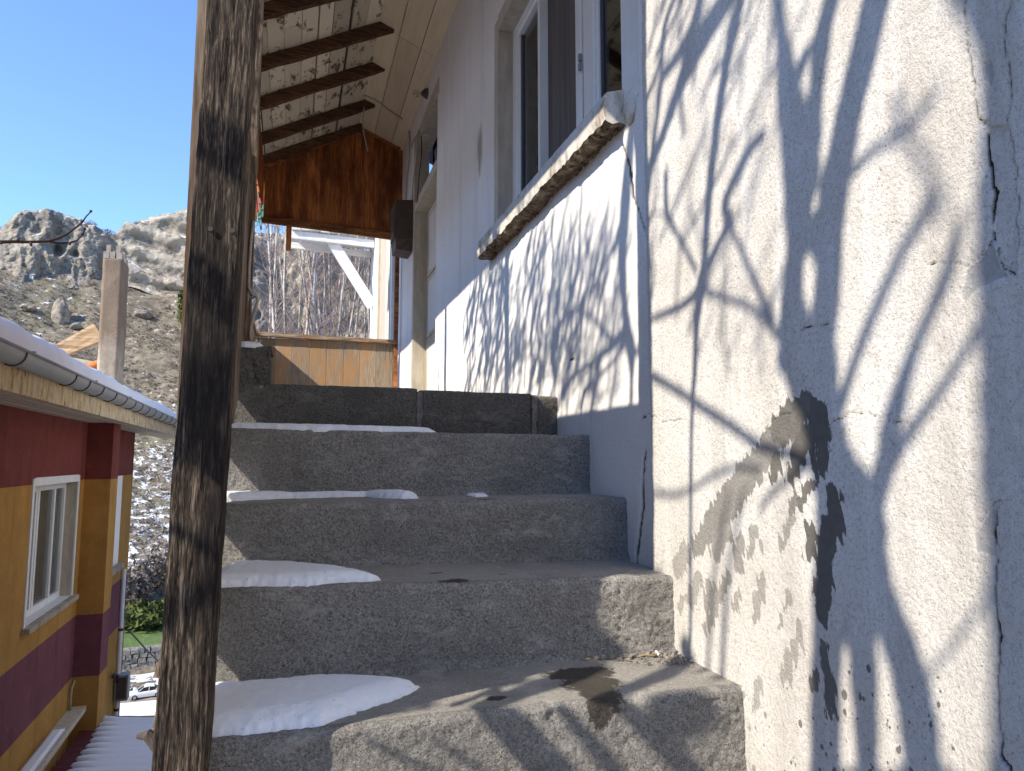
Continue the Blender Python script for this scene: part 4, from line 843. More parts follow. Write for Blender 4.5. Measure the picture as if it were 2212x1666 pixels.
for nm, p, rz, lb in (('orange', (226, 1370), .5, 'orange plastic clothes peg, topmost on the line by the post'), ('pink', (250, 1510), .7, 'pink plastic clothes peg above the green peg'), ('green', (262, 1555), -.4, 'green plastic clothes peg clipped among the others'), ('teal', (245, 1620), .2, 'pale teal clothes peg hanging lowest by the post')):
    c0 = ony(z3(*p), 4.6); pgt = thing('clothes_peg', c0, lb, 'clothes peg')
    for s in (-1, 1): MB().beam(c0+[s*.012*math.cos(rz)+.01*math.sin(rz), 0, -.04], c0+[s*.003-.01*math.sin(rz), 0, .04], .010, .009, up=(0, 1, 0)).build('jaw', M['peg_'+nm], pgt)
    MB().tube([c0+[-.008, -.006, .008], c0+[.008, -.006, .008]], .004, 6).build('spring', M['zinc'], pgt)
cable([ony(z3(217, 1200), 4.6), ony(z3(228, 1350), 4.6), ony(z3(243, 1480), 4.6), ony(z3(250, 1590), 4.6)], .003, 'clothes_line', 'thin cord holding the coloured clothes pegs beside the post', 'rope')

# ================================================================== RED, OCHRE AND PLUM HOUSE BELOW
HA = math.radians(1.8); hC, hS = math.cos(HA), math.sin(HA)
def HW(a, b, z): return np.array([-hS*a+hC*b, hC*a+hS*b, z])       # along the wall, to its right, up
def hray(p, b=None, a=None):                                        # picture direction -> point on a plane of the house frame
    r = ray(*p); ra, rb = -hS*r[0]+hC*r[1], hC*r[0]+hS*r[1]; t = b/rb if b is not None else a/ra
    return ra*t, rb*t, r[2]*t
def hbox(mb, a0, a1, b0, b1, z0, z1):
    return mb.hexa([HW(a0, b0, z0), HW(a0, b1, z0), HW(a1, b1, z0), HW(a1, b0, z0), HW(a0, b0, z1), HW(a0, b1, z1), HW(a1, b1, z1), HW(a1, b0, z1)][0:1]+[HW(a0, b1, z0), HW(a1, b1, z0), HW(a1, b0, z0), HW(a0, b0, z1), HW(a0, b1, z1), HW(a1, b1, z1), HW(a1, b0, z1)])
D = 2.1; rh = thing('striped_house', HW(9, -4, -6.3), 'neighbouring house with oxblood, ochre and plum stucco bands and snowy eaves', 'house')
WA0, WA1, WB0, WB1 = 7.965, 9.63, -1.56, -.245                      # its window
B1, B2, B3 = -.231, -1.846, -2.566
def band(name, m, z0, z1):
    mb = MB()
    if z1 > WB0 and z0 < WB1:                                       # leave the window opening free
        lo, hi = max(z0, WB0), min(z1, WB1)
        hbox(mb, 3.2, WA0, -D-.35, -D, z0, z1); hbox(mb, WA1, 13.3, -D-.35, -D, z0, z1)
        if z0 < lo: hbox(mb, WA0, WA1, -D-.35, -D, z0, lo)
        if z1 > hi: hbox(mb, WA0, WA1, -D-.35, -D, hi, z1)
    else: hbox(mb, 3.2, 13.3, -D-.35, -D, z0, z1)
    hbox(mb, 9.96, 10.39, -D-.01, -1.813, z0, z1)                   # chimney breast
    mb.build(name, M[m], rh)
band('upper_wall', 'red', B1, .60); band('middle_wall', 'ochre', B2, B1); band('plum_band', 'plum', B3, B2); band('lower_wall', 'ochre', -7.0, B3)
hbox(MB(), 3.25, 13.25, -9.4, -D-.36, -7.0, .55).build('inner_block', M['dark_room'], rh)
hbox(MB(), 13.30, 13.32, -9.4, -D-.02, -7, .55).build('end_wall', M['ochre'], rh)
wo2 = hbox(MB(), WA0-.06, WA0, -D-.15, -D+.012, WB0, WB1+.07).build('window', M['white_paint'], rh); wo2['label'] = 'white framed window with pale curtains in the striped house'
hbox(MB(), WA1, WA1+.06, -D-.15, -D+.012, WB0, WB1+.07).build('trim', M['white_paint'], wo2)
hbox(MB(), WA0, WA1, -D-.15, -D+.013, WB1, WB1+.08).build('trim', M['white_paint'], wo2)
hbox(MB(), WA0-.09, WA1+.09, -D-.12, -D+.07, WB0-.05, WB0).build('sill', M['chimney'], wo2)
hbox(MB(), WA1-.004, WA1, -D-.34, -D, WB0, WB1).build('reveal', M['jamb'], wo2); hbox(MB(), WA0, WA1, -D-.34, -D, WB0-.001, WB0+.004).build('reveal', M['white_paint'], wo2)
fb = -D-.13
for a0, a1 in ((WA0, WA0+.06), (WA0+.52, WA0+.58), (WA0+.60, WA0+.66), (WA1-.48, WA1-.42), (WA1-.07, WA1-.004)): hbox(MB(), a0, a1, fb-.04, fb+.02, WB0, WB1).build('frame', M['pvc'], wo2)
hbox(MB(), WA0, WA1, fb-.04, fb+.018, WB0, WB0+.07).build('frame', M['pvc'], wo2); hbox(MB(), WA0, WA1, fb-.04, fb+.018, WB1-.07, WB1).build('frame', M['pvc'], wo2)
for a0, a1 in ((WA0+.06, WA0+.52), (WA0+.66, WA1-.48), (WA1-.42, WA1-.07)): hbox(MB(), a0, a1, fb-.012, fb-.006, WB0+.07, WB1-.07).build('pane', M['glass'], wo2)
nn = 110; aa = np.linspace(WA0, WA1, nn); Vc = np.array([HW(a, fb-.045+.014*math.sin(a*60+3*math.sin(a*5)), z) for a in aa for z in (WB0, WB1)])
M['net'] = simple('net_curtain', (.70, .71, .67), .9, .1, 30, .2, .004)
grid_mesh('curtain', Vc, nn, 2, M['net'], wo2)
# second window seen edge-on past the breast: frame and sill
w3 = hbox(MB(), 11.2, 12.3, -D, -D+.02, -1.55, -.23).build('window', M['pvc'], rh); hbox(MB(), 11.1, 12.4, -D, -D+.09, -1.63, -1.55).build('sill', M['chimney'], w3)
# eaves: soffit boards, fascia, gutter with joint rings, snow
AE = 17.0
for j in range(4): b0 = -D+.0+j*.113; hbox(MB(), 3.0, AE, b0, b0+.108, .462+.004*(j % 2), .48+.004*(j % 2)).build('soffit_board', M['cream'], rh)
fa = np.arange(3.0, AE, 2.4)
for a0 in fa: hbox(MB(), a0, min(a0+2.396, AE), -D+.45, -D+.475, .455, .66).build('fascia_board', M['fascia'], rh)
GB = -1.585; GZ = .70
mb = MB(); n = 12; NA = 60
for a in np.linspace(3.0, AE, NA):
    for i in range(n+1): t = math.pi*i/n; mb.v.append(tuple(HW(a, GB-.078*math.cos(t), GZ-.085*math.sin(t)+(.02 if i == n else 0))))
mb.f = [(i*(n+1)+j, (i+1)*(n+1)+j, (i+1)*(n+1)+j+1, i*(n+1)+j+1) for i in range(NA-1) for j in range(n)]
gt = mb.build('gutter', M['zinc'], rh, True); md = gt.modifiers.new('sheet', 'SOLIDIFY'); md.thickness = .003
MB().tube([HW(3.0, GB+.078, GZ+.012), HW(AE, GB+.078, GZ+.012)], .010, 8).build('rolled_lip', M['zinc'], gt, True)
for a in [4.3, 5.36, 6.65, 7.13, 7.70, 8.31, 8.89, 9.47, 9.98, 10.54, 11.11, 11.75, 12.3, 12.9, 13.5, 14.1, 14.7, 15.3, 15.9]:
    MB().tube([HW(a, GB-.082*math.cos(t), GZ-.089*math.sin(t)) for t in np.linspace(0, math.pi, 12)], .006, 6).build('gutter_joint', M['zincdark'], gt, True)
for a in (5.5, 7.35, 9.1, 11.0, 13.0): hbox(MB(), a, a+.025, GB-.07, GB+.088, GZ+.012, GZ+.03).build('gutter_bracket', M['zinc'], gt)
RSL = .36                                                           # roof slope, rising away from the eave
hb = [(3.0, -1.62), (AE, -1.62), (AE, -9.0), (3.0, -9.0)]
MB().hexa([HW(a, b, .64+RSL*(-1.62-b) if b > -5.2 else .64+RSL*3.58) for a, b in ((3.0, -1.62), (AE, -1.62), (AE, -5.2), (3.0, -5.2))]+[HW(a, b, .70+RSL*(-1.62-b)) for a, b in ((3.0, -1.62), (AE, -1.62), (AE, -5.2), (3.0, -5.2))]).build('roof', M['tile'], rh)
MB().hexa([HW(a, b, .64+RSL*(b+8.78)) for a, b in ((3.0, -5.2), (AE, -5.2), (AE, -9.6), (3.0, -9.6))]+[HW(a, b, .70+RSL*(b+8.78)) for a, b in ((3.0, -5.2), (AE, -5.2), (AE, -9.6), (3.0, -9.6))]).build('roof', M['tile'], rh)
def roof_snow():
    NA, NB = 260, 60; aa = np.linspace(3.0, AE-.1, NA); V = []
    bb = np.concatenate([np.linspace(0, .25, 22), np.linspace(.27, 3.5, NB-22)])
    for a in aa:
        for q in bb: V.append((a, q))
    V = np.array(V); a, q = V[:, 0], V[:, 1]; G3 = np.stack([a, q, 0*a], 1)
    edge = .035*fbm(np.stack([a*3, 0*a, 0*a], 1), 3, 7)+.02*fbm(np.stack([a*14, 0*a, 0*a], 1), 2, 8)
    h = (.165+.035*fbm(G3*1.3, 3, 9))*np.sqrt(np.clip(1-(1-np.clip(q/.10, 0, 1))**2, 0, 1))+.01*fbm(G3*9, 3, 10)
    b = -1.565-edge-q; z = .715+RSL*np.maximum(q-.02, 0)+h
    P = np.stack([-hS*a+hC*b, hC*a+hS*b, z], 1)
    o = grid_mesh('roof_snow', P, NA, NB, M['snow']); tag(o, 'thick snow lying along the eaves of the striped house roof', 'snow')
roof_snow()
# chimney over the breast
ch = thing('chimney', HW(10.2, -1.95, .7), 'tall sooty rendered chimney with broken brick crown on the striped house', 'chimney')
a0 = 9.97; xs_ = [hray(p, a=a0) for p in (z1(640, 1330), z1(775, 1400), z1(685, 545), z1(815, 545))]
bl0, br0, bl1, br1 = xs_[0][1], xs_[1][1], xs_[2][1], xs_[3][1]; zt = xs_[2][2]; dA = .42
V = []; NZ = 60; ring = []
for i in range(NZ+1):
    t = i/NZ; z = .55+(zt-.55)*t; l = bl0+(bl1-bl0)*t; r = br0+(br1-br0)*t
    pts = [(a0, l+(r-l)*j/6) for j in range(6)]+[(a0+dA*j/6, r) for j in range(6)]+[(a0+dA, r+(l-r)*j/6) for j in range(6)]+[(a0+dA*(1-j/6), l) for j in range(6)]
    for a, b in pts: V.append(HW(a, b, z))
V = np.array(V); dn_ = V-V.reshape(NZ+1, 24, 3).mean(1).repeat(24, 0); dn_[:, 2] = 0; dn_ /= np.linalg.norm(dn_, axis=1)[:, None]
V += dn_*(.012*fbm(V*6, 4, 3)+.006*fbm(V*22, 3, 4))[:, None]
fs = [(i*24+j, i*24+(j+1) % 24, (i+1)*24+(j+1) % 24, (i+1)*24+j) for i in range(NZ) for j in range(24)]+[tuple(range(NZ*24, NZ*24+24))]
MB().add(V, fs).build('shaft', M['chimney'], ch, True)
bw = (br1-bl1); bh = .085
for lay_, (row) in enumerate((((0, .30), (.33, .60), (.66, .96)), ((.10, .36), (.60, .86)))):
    for f0, f1 in row:
        for da in (0, dA-.14): 
            hbox(MB(), a0+da-.005+.004*lay_, a0+da+.13, bl1+bw*f0+.008*lay_, bl1+bw*f1, zt+lay_*(bh+.005)-.004, zt+lay_*(bh+.005)+bh).build('brick', M['brick'], ch)
# things behind the eave: timber, broken tile
p = [hray(z1(*q), a=10.6) for q in ((345, 1165), (665, 1010))]
tag(rough_beam('roof_timber', HW(*p[0])+[0, 0, -.05], HW(*p[1])+[0, 0, -.06], .10, .16, M['timber'], None, up=(0, 0, 1), seg=24, amp=.008, taper=1.6), 'raw squared timber propped against the sooty chimney', 'timber')
p = [hray(z1(*q), a=10.9) for q in ((440, 1215), (640, 1250))]
tag(rough_beam('roof_lath', HW(*p[0]), HW(*p[1]), .10, .05, M['cream'], None, seg=12), 'grey board with snow lying behind the eave snow', 'board')
p = hray(z1(605, 1275), a=10.5); mb = MB(); c0 = HW(*p)
mb.tube([c0+[-.16, 0, -.12], c0+[-.03, 0, -.01], c0+[.08, .02, .05], c0+[.12, .02, .12]], [.05, .06, .06, .03], 10); tag(mb.build('roof_tile', M['tile'], None, True), 'broken orange roof tile poking up beside the chimney foot', 'roof tile')
# wires and box on the far corner
dp = thing('downpipe', HW(13.2, -D, -5.2), 'thin white drain pipe on the far corner of the striped house', 'pipe'); MB().tube([HW(12.75, -D+.04, -1.70), HW(12.75, -D+.04, -6.2)], .03, 8).build('pipe', M['pvc'], dp, True)
for z in (-2.6, -3.8, -5.0): MB().tube([HW(12.75, -D+.04, z), HW(12.75, -D+.04, z-.04)], .036, 8).build('clip', M['zincdark'], dp)
jx = hray(z14(103, 1115), b=-1.98); jb2 = thing('junction_box', HW(jx[0], -2.02, jx[2]), 'grey junction box on the corner of the striped house', 'box')
hbox(MB(), jx[0]-.10, jx[0]+.10, -D+.02, -D+.20, jx[2]-.19, jx[2]+.19).build('case', M['zinc'], jb2); hbox(MB(), jx[0]-.08, jx[0]-.101, -D+.04, -D+.18, jx[2]-.16, jx[2]+.16).build('lid', M['boxface'], jb2)
def hc(pts, f, b, r, name, label, m): tag(MB().tube([HW(*hray(f(*q), b=b)) for q in pts], r, 6).build(name, M[m], None, True), label, 'cable')
hc([(75, 1200), (55, 1100), (40, 1000), (20, 985), (0, 1020)], z14, -D+.06, .022, 'cable', 'black cable looping to the junction box on the striped house', 'wire')
hc([(315, 1400), (322, 1300), (345, 1240), (400, 1222), (455, 1225)], z2, -D+.03, .014, 'cable', 'pale cable curving round the foot of the chimney breast', 'cable')
hc([(130, 525), (180, 565), (250, 640), (330, 730), (400, 800), (470, 860)], z14, -1.85, .012, 'cable', 'sagging dark cable leaving the corner of the striped house', 'wire')
# lean-to roof of red corrugated sheet under snow
lt = thing('corrugated_roof', HW(8, -1.2, -3.3), 'snow covered red corrugated lean-to roof below the striped house', 'roof')
na, nb = 150, 24; aa = np.linspace(3.4, 10.55, na); bq = np.linspace(-D+.12, -.62, nb); A_, B_ = np.meshgrid(aa, bq, indexing='ij')
zc = -3.0-.12*(B_+D)-.03*(A_-4)+.022*np.sin(A_*2*np.pi/.19)
grid_mesh('sheet', np.stack([-hS*A_+hC*B_, hC*A_+hS*B_, zc], -1).reshape(-1, 3), na, nb, M['redtin'], lt)
na, nb = 300, 70; aa = np.linspace(3.4, 10.5, na); bq = np.linspace(0, 1, nb); A_, T_ = np.meshgrid(aa, bq, indexing='ij')
wav = .09*np.sin(A_*2*np.pi/.19)+.05*fbm(np.stack([A_.ravel()*2, 0*A_.ravel(), 0*A_.ravel()], 1), 3, 2).reshape(A_.shape)
B_ = -D+.36-wav*.8+T_*(D-.98-.36+wav*.8+.36-.02); hsn = .055*np.sqrt(np.clip(1-(1-np.clip(T_*8, 0, 1))**2, 0, 1))*sstep(10.5, 10.3, A_)
zc = -3.0-.12*(B_+D)-.03*(A_-4)+.022*np.sin(A_*2*np.pi/.19)*(1-.75*np.clip(T_*4, 0, 1))+hsn+.004
grid_mesh('snow_cover', np.stack([-hS*A_+hC*B_, hC*A_+hS*B_, zc], -1).reshape(-1, 3), na, nb, M['snow'], lt)
fl = hbox(MB(), 3.4, 10.0, -D, -D+.17, -2.96, -2.90).build('flashing_board', M['cream'], lt)
MB().hexa([HW(3.4, -D+.02, -2.90), HW(3.4, -D+.14, -2.90), HW(9.2, -D+.13, -2.90), HW(9.2, -D+.03, -2.90), HW(3.4, -D+.03, -2.865), HW(3.4, -D+.12, -2.865), HW(9.1, -D+.11, -2.87), HW(9.1, -D+.04, -2.87)]).build('flashing_snow', M['snow'], lt)
for a in (3.8, 7, 10.2): hbox(MB(), a, a+.1, -.72, -.62, -7, -3.2).build('prop', M['siderail'], lt)

# ================================================================== PLUM TREE beside the lower stairs: its bare limbs throw the shadows on wall and steps
tree = thing('plum_tree', (-1.12, .12, -2.3), 'bare plum tree beside the lower stairs reaching a thin twig past the post', 'tree')
SHIFT = .6                                          # how far the tree stands from the stairs
def visible(p, pad=60):
    u, v = proj(p); return -pad < u < 2212+pad and -pad < v < 1666+pad
def limb(f, pts, plane, t0, t1, name='branch', m='bark', jit=.05, seed=0, n=8, ext=None, rmin=.0018, guard=True):
    """a limb whose shadow runs along pts (a, b, width) on a plane; it stands t metres (in x) up the sun ray"""
    P, Rr = [], []; N = len(pts); rs = np.random.default_rng(seed+1)
    if plane in 'nf': t0 += SHIFT; t1 += SHIFT
    for i, (a, b, w) in enumerate(pts):
        q = {'n': lambda p: onx(p, XN), 'f': lambda p: onx(p, XF), 'r': lambda p: ony(p, SY[0]), 't': lambda p: onz(p, -.51), 'p': lambda p: ony(p, 1.345)}[plane]
        c = q(f(a, b)); a2, b2, _ = pts[min(i+1, N-1)]; a1, b1, _ = pts[max(i-1, 0)]
        d = np.array([a2-a1, b2-b1], float); d /= np.linalg.norm(d)+1e-9; nx, ny = -d[1], d[0]
        e0, e1 = q(f(a+nx*w/2, b+ny*w/2)), q(f(a-nx*w/2, b-ny*w/2)); dirv = q(f(a+d[0]*4, b+d[1]*4))-c
        nn_ = np.cross(dirv, SUN); nn_ /= np.linalg.norm(nn_)+1e-12; dia = abs((e0-e1)@nn_)
        t = t0+(t1-t0)*i/max(N-1, 1)+jit*rs.normal()*(0 < i < N-1)
        x_t = XN-t; p = c-SUN*(c[0]-x_t)
        while guard and visible(p) and t < 5: t += .08; x_t = XN-t; p = c-SUN*(c[0]-x_t)
        P.append(p); Rr.append(max(dia/2, rmin))
    if ext is not None: P = [P[0]+np.array(ext[0])]+P; Rr = [Rr[0]*ext[1]]+Rr
    # smooth: Catmull-Rom
    Q, RQ = [], []
    for i in range(len(P)-1):
        p0, p1, p2, p3 = P[max(i-1, 0)], P[i], P[i+1], P[min(i+2, len(P)-1)]
        for s in np.linspace(0, 1, 7)[:-1]:
            Q.append(.5*((2*p1)+(-p0+p2)*s+(2*p0-5*p1+4*p2-p3)*s*s+(-p0+3*p1-3*p2+p3)*s**3)); RQ.append((Rr[i]+(Rr[i+1]-Rr[i])*s)*(1+.05*math.sin(9*i+7*s)))
    Q.append(P[-1]); RQ.append(Rr[-1])
    MB().tube(Q, RQ, n).build(name, M[m], tree, True)
    return P
def up7(pts): return pts
TT = 1.45
# stems and main fork (all meet low down at the stool)
foot = np.array([-1.12, .12, -2.3])
def stem(pts, t, name='trunk', **k):
    P = limb(z8, pts, 'n', t, t, name, jit=0, n=12, **k); r = np.linalg.norm(P[0]-P[-1]); return P
base_pts = [([(860, 1790, 150), (835, 1666, 135), (835, 1300, 130), (848, 1100, 140), (870, 900, 190), (905, 700, 230)]), ([(1010, 1790, 110), (1010, 1666, 95), (1002, 1400, 110), (985, 1100, 135), (955, 850, 150)]), ([(1270, 1790, 190), (1245, 1666, 170), (1215, 1400, 165), (1150, 1150, 150), (1060, 930, 150), (1000, 720, 190)])]
for pts in base_pts:
    P = stem(pts, TT); q = P[0]; MB().tube([foot+(q-foot)*.02*np.array([1, 1, 0]), foot+(q-foot)*np.array([.15, .15, .45]), q], [.11, .10, .085], 12).build('trunk', M['bark'], tree, True)
MB().tube([foot+[0, 0, -.3], foot+[0, 0, .1], foot+[.01, 0, .5]], [.22, .18, .13], 14).build('stool', M['bark'], tree, True)
limb(z8, [(940, 720, 300), (930, 600, 330), (880, 450, 215), (845, 300, 180), (812, 110, 185), (785, 0, 235), (765, -80, 250)], 'n', TT, TT, 'trunk', jit=0, n=12)
limb(z7, [(742, 1560, 170), (735, 1450, 150), (728, 1350, 105), (735, 1200, 85), (760, 1010, 120), (745, 910, 110), (770, 800, 175), (752, 620, 175), (715, 450, 135), (698, 300, 92), (680, 150, 62), (662, 0, 62), (640, -220, 55), (600, -500, 45), (580, -800, 30)], 'n', TT, TT+.25, jit=.0, n=12)
limb(z7, [(830, 1560, 180), (860, 1450, 130), (882, 1300, 115), (890, 1130, 125), (878, 1010, 170), (912, 905, 115), (915, 800, 140), (945, 690, 120), (980, 500, 120), (1030, 300, 118), (1065, 150, 120), (1098, 0, 128), (1150, -250, 110), (1220, -600, 80), (1260, -900, 40)], 'n', TT, TT-.1, jit=.0, n=12)
limb(z7, [(800, 640, 120), (812, 520, 95), (838, 400, 60), (852, 250, 85), (870, 120, 72), (900, 0, 72), (960, -300, 60), (990, -700, 40)], 'n', TT, TT+.15, jit=.0, n=10)
limb(z7, [(770, 310, 40), (790, 240, 50), (850, 210, 45)], 'n', TT, TT+.1, jit=0)
# limbs to the right
limb(z8, [(1000, 640, 110), (1075, 430, 95), (1118, 200, 95), (1170, 0, 70)], 'n', TT, TT+.3, jit=0); limb(z7, [(1227, 1666, 70), (1300, 1470, 60), (1420, 1230, 70), (1480, 1000, 45)], 'n', TT+.3, TT+.9)
limb(z8, [(1100, 400, 55), (1200, 230, 60), (1300, 100, 55), (1400, -30, 50), (1480, -160, 45)], 'n', TT+.1, TT+.5)
limb(z7, [(945, 1800, 50), (990, 1640, 46), (1080, 1400, 50), (1165, 1210, 52), (1230, 1080, 60), (1330, 930, 70)], 'n', TT, TT+1.1)
limb(z8, [(1260, 1265, 30), (1330, 1190, 30), (1430, 1080, 36), (1520, 960, 30)], 'n', TT, TT+.5)
limb(z7, [(1000, 760, 45), (1100, 660, 50), (1210, 600, 60), (1290, 520, 50), (1380, 430, 40)], 'n', TT, TT+1.5); limb(z7, [(1190, 440, 60), (1230, 600, 55), (1330, 760, 60), (1400, 960, 70)], 'n', TT+1.0, TT+1.6)
# heavy old stem nearer the foot of the stairs: soft shade on the wall's broken corner
limb(z7, [(1850, 3413, 480), (1805, 2600, 460), (1750, 1900, 400), (1730, 1500, 360), (1720, 1000, 380), (1735, 600, 360), (1735, 350, 380), (1700, 100, 420), (1560, -120, 430), (1400, -420, 330), (1300, -800, 200)], 'n', 2.1, 2.2, 'trunk', jit=0, n=14)
limb(z7, [(1950, 2600, 300), (1960, 1500, 260), (1990, 700, 250), (2020, 0, 230), (2060, -500, 150)], 'n', 2.1, 2.3, jit=0, n=12)
q = onx(z7(1870, 3413), XN); q = q-SUN*(2.1+SHIFT); MB().tube([np.array([q[0]-.08, q[1]-.08, -2.5]), q+[0, 0, -.6], q], [.14, .10, .085], 14).build('trunk', M['bark'], tree, True)
# limbs to the left: long upright shoot and its knot
limb(z8, [(262, 1250, 13), (268, 1000, 14), (266, 600, 14), (270, 200, 16), (280, 0, 20)], 'n', .95, 1.1, jit=0); limb(z7, [(294, 1666, 20), (305, 1450, 26), (322, 1280, 44), (342, 1150, 30), (357, 900, 34), (396, 550, 36), (440, 250, 38), (500, 0, 42), (580, -300, 36), (640, -700, 26)], 'n', 1.1, 1.5, jit=0)
limb(z7, [(325, 1280, 46), (250, 1345, 38), (170, 1385, 34), (90, 1415, 26)], 'n', 1.15, 1.35, jit=0); limb(z7, [(330, 1275, 44), (420, 1318, 36), (540, 1355, 40), (610, 1420, 46), (680, 1500, 60)], 'n', 1.15, TT, jit=0)
limb(z7, [(335, 1210, 26), (400, 1085, 28), (448, 985, 34), (430, 915, 30), (455, 840, 34), (520, 700, 36), (600, 600, 40)], 'n', 1.2, 1.6); limb(z7, [(445, 985, 26), (510, 1120, 30), (580, 1285, 36), (645, 1425, 50)], 'n', 1.35, TT, jit=0)
limb(z7, [(305, 1200, 24), (225, 1045, 26), (190, 985, 26), (168, 900, 22), (170, 760, 18)], 'n', 1.2, 1.5); limb(z7, [(200, 1000, 18), (140, 940, 18), (90, 960, 16)], 'n', 1.3, 1.5)
limb(z7, [(90, 760, 26), (140, 640, 30), (215, 430, 36), (270, 280, 70), (360, 120, 78), (440, 0, 70), (540, -200, 55), (700, -500, 40)], 'n', 1.5, 1.9); limb(z7, [(160, 340, 26), (250, 210, 50), (300, 110, 44), (330, -30, 36)], 'n', 1.7, 2.0)
limb(z7, [(85, 880, 20), (115, 640, 18), (150, 350, 18), (165, 120, 20), (230, -60, 20)], 'n', 1.5, 1.9); limb(z7, [(250, 600, 14), (240, 380, 14), (300, 160, 16)], 'n', 1.6, 1.8)
for a, b, c, e in ((395, 420, 560, 120), (380, 560, 480, 330), (360, 860, 470, 600), (470, 820, 560, 640), (130, 250, 250, -50), (90, 430, 160, 200), (380, 330, 560, -20)): limb(z7, [(a, b, 16), ((a+c)/2+10, (b+e)/2, 14), (c, e, 12)], 'n', 1.5, 2.2)
limb(z8, [(560, 300, 52), (430, 205, 48), (330, 140, 46), (220, 65, 42), (100, -5, 40), (20, -60, 40)], 'n', TT, TT, jit=0); limb(z8, [(800, 380, 80), (680, 330, 60), (560, 300, 52)], 'n', TT, TT, jit=0)
limb(z8, [(560, 400, 30), (480, 388, 30), (380, 412, 30), (290, 465, 26), (200, 500, 34), (110, 490, 30)], 'n', TT, 1.9); limb(z8, [(760, 380, 40), (680, 440, 34), (600, 510, 28), (560, 575, 20)], 'n', TT, 1.6)
for a, w in ((400, 24), (340, 18)): limb(z8, [(a, 1300, w), (a+10, 1050, w), (a+30, 800, w*.8), (a+90, 500, w*.7)], 'n', 1.9, 2.6)
# limbs whose shade falls on the far part of the wall
limb(z10, [(1390, 1475, 34), (1390, 1250, 36), (1385, 1050, 80), (1345, 850, 84), (1328, 620, 56), (1310, 300, 80), (1320, 0, 92), (1350, -400, 80), (1400, -900, 60)], 'f', 1.6, 1.7, jit=0)
limb(z10, [(1345, 860, 110), (1210, 1020, 76), (1060, 1150, 56), (950, 1212, 50), (860, 1300, 56), (800, 1420, 40)], 'f', 1.62, 2.0); limb(z10, [(1320, 1000, 50), (1220, 1150, 40), (1090, 1290, 46), (1000, 1385, 46), (968, 1560, 20)], 'f', 1.65, 2.0)
limb(z10, [(1280, 960, 70), (1200, 920, 62), (1100, 800, 46), (1035, 755, 42), (960, 690, 42), (850, 742, 48), (780, 832, 42), (742, 960, 54), (730, 1100, 50), (762, 1250, 56)], 'f', 1.65, 2.2)
limb(z10, [(955, 690, 34), (1000, 560, 28), (1090, 490, 30), (1170, 300, 26), (1280, 100, 48), (1330, -100, 40)], 'f', 1.9, 2.0); limb(z10, [(1090, 490, 22), (1040, 380, 20), (1042, 250, 20), (1000, 90, 18), (1040, -120, 16)], 'f', 1.95, 2.2)
limb(z10, [(955, 700, 24), (970, 880, 25), (900, 1060, 22)], 'f', 1.9, 2.1); limb(z10, [(1540, 1170, 50), (1450, 1060, 60), (1390, 1000, 66)], 'f', TT, 1.6, jit=0)
limb(z10, [(560, 1080, 22), (450, 1110, 28), (330, 1190, 24), (260, 1330, 18)], 'f', 2.1, 2.3); limb(z10, [(560, 1080, 20), (640, 1150, 22), (600, 1300, 40), (680, 1230, 24), (760, 1240, 30)], 'f', 2.1, 2.1)
rg = np.random.default_rng(21)
for k in range(330):                                                # fine upright twigs
    x = rg.uniform(-20, 1300); y = rg.uniform(250, 1700); L = rg.uniform(250, 750); lean = rg.uniform(.02, .30); w = rg.uniform(7, 15)*(1.3 if rg.random() < .2 else 1); bow = rg.normal(0, 14)
    limb(z10, [(x, y, w), (x+lean*L*.3+bow, y-L*.33, w), (x+lean*L*.62-bow, y-L*.66, w*.9), (x+lean*L, y-L, w*.7)], 'f', rg.uniform(1.5, 2.6), rg.uniform(1.8, 3.2), 'twig', 'twig', .03, k, 4)
for k in range(60):
    x = rg.uniform(60, 1100); y = rg.uniform(500, 1500); a = rg.uniform(-1, .2); L = rg.uniform(120, 330)
    limb(z10, [(x, y, 12), (x+.5*L*math.cos(a)+rg.normal(0, 14), y+.5*L*math.sin(a), 13), (x+L*math.cos(a), y+L*math.sin(a)-30, 9)], 'f', 2.0, 2.3, 'twig', 'twig', .03, k+300, 5)
for k in range(60):                                                 # fine twigs over the near wall, softer
    x = rg.uniform(60, 640); y = rg.uniform(-100, 1700); L = rg.uniform(200, 600); lean = rg.uniform(-.15, .5); w = rg.uniform(6, 13)
    limb(z7, [(x, y, w), (x+lean*L*.4+rg.normal(0, 18), y-L*.4, w), (x+lean*L, y-L, w*.7)], 'n', rg.uniform(1.7, 2.3), rg.uniform(1.9, 2.8), 'twig', 'twig', .03, k+500, 5)
# low limbs shading the lowest riser and tread
for pts, t in (([(1060, 330, 70), (1120, 420, 150), (1200, 520, 150), (1290, 620, 170)], 1.9), ([(1290, 330, 50), (1380, 430, 70), (1480, 540, 90), (1560, 640, 90)], 2.1), ([(1560, 330, 60), (1640, 400, 90), (1740, 500, 110), (1830, 590, 110)], 1.9), ([(500, 480, 24), (620, 540, 30), (760, 600, 34), (900, 660, 30)], 2.0), ([(760, 470, 26), (860, 530, 30), (980, 610, 34)], 2.2)):
    limb(z13, pts, 'r', t, t+.3, seed=7)
for pts in ([(1000, 330, 60), (1150, 270, 60), (1300, 220, 70), (1420, 170, 70)], [(1470, 300, 40), (1600, 250, 50), (1760, 180, 60), (1860, 110, 50)], [(860, 330, 20), (960, 290, 20), (1060, 240, 18)], [(1600, 330, 40), (1720, 300, 50), (1850, 280, 40)]):
    limb(z13, pts, 't', 1.9, 2.3, seed=9)
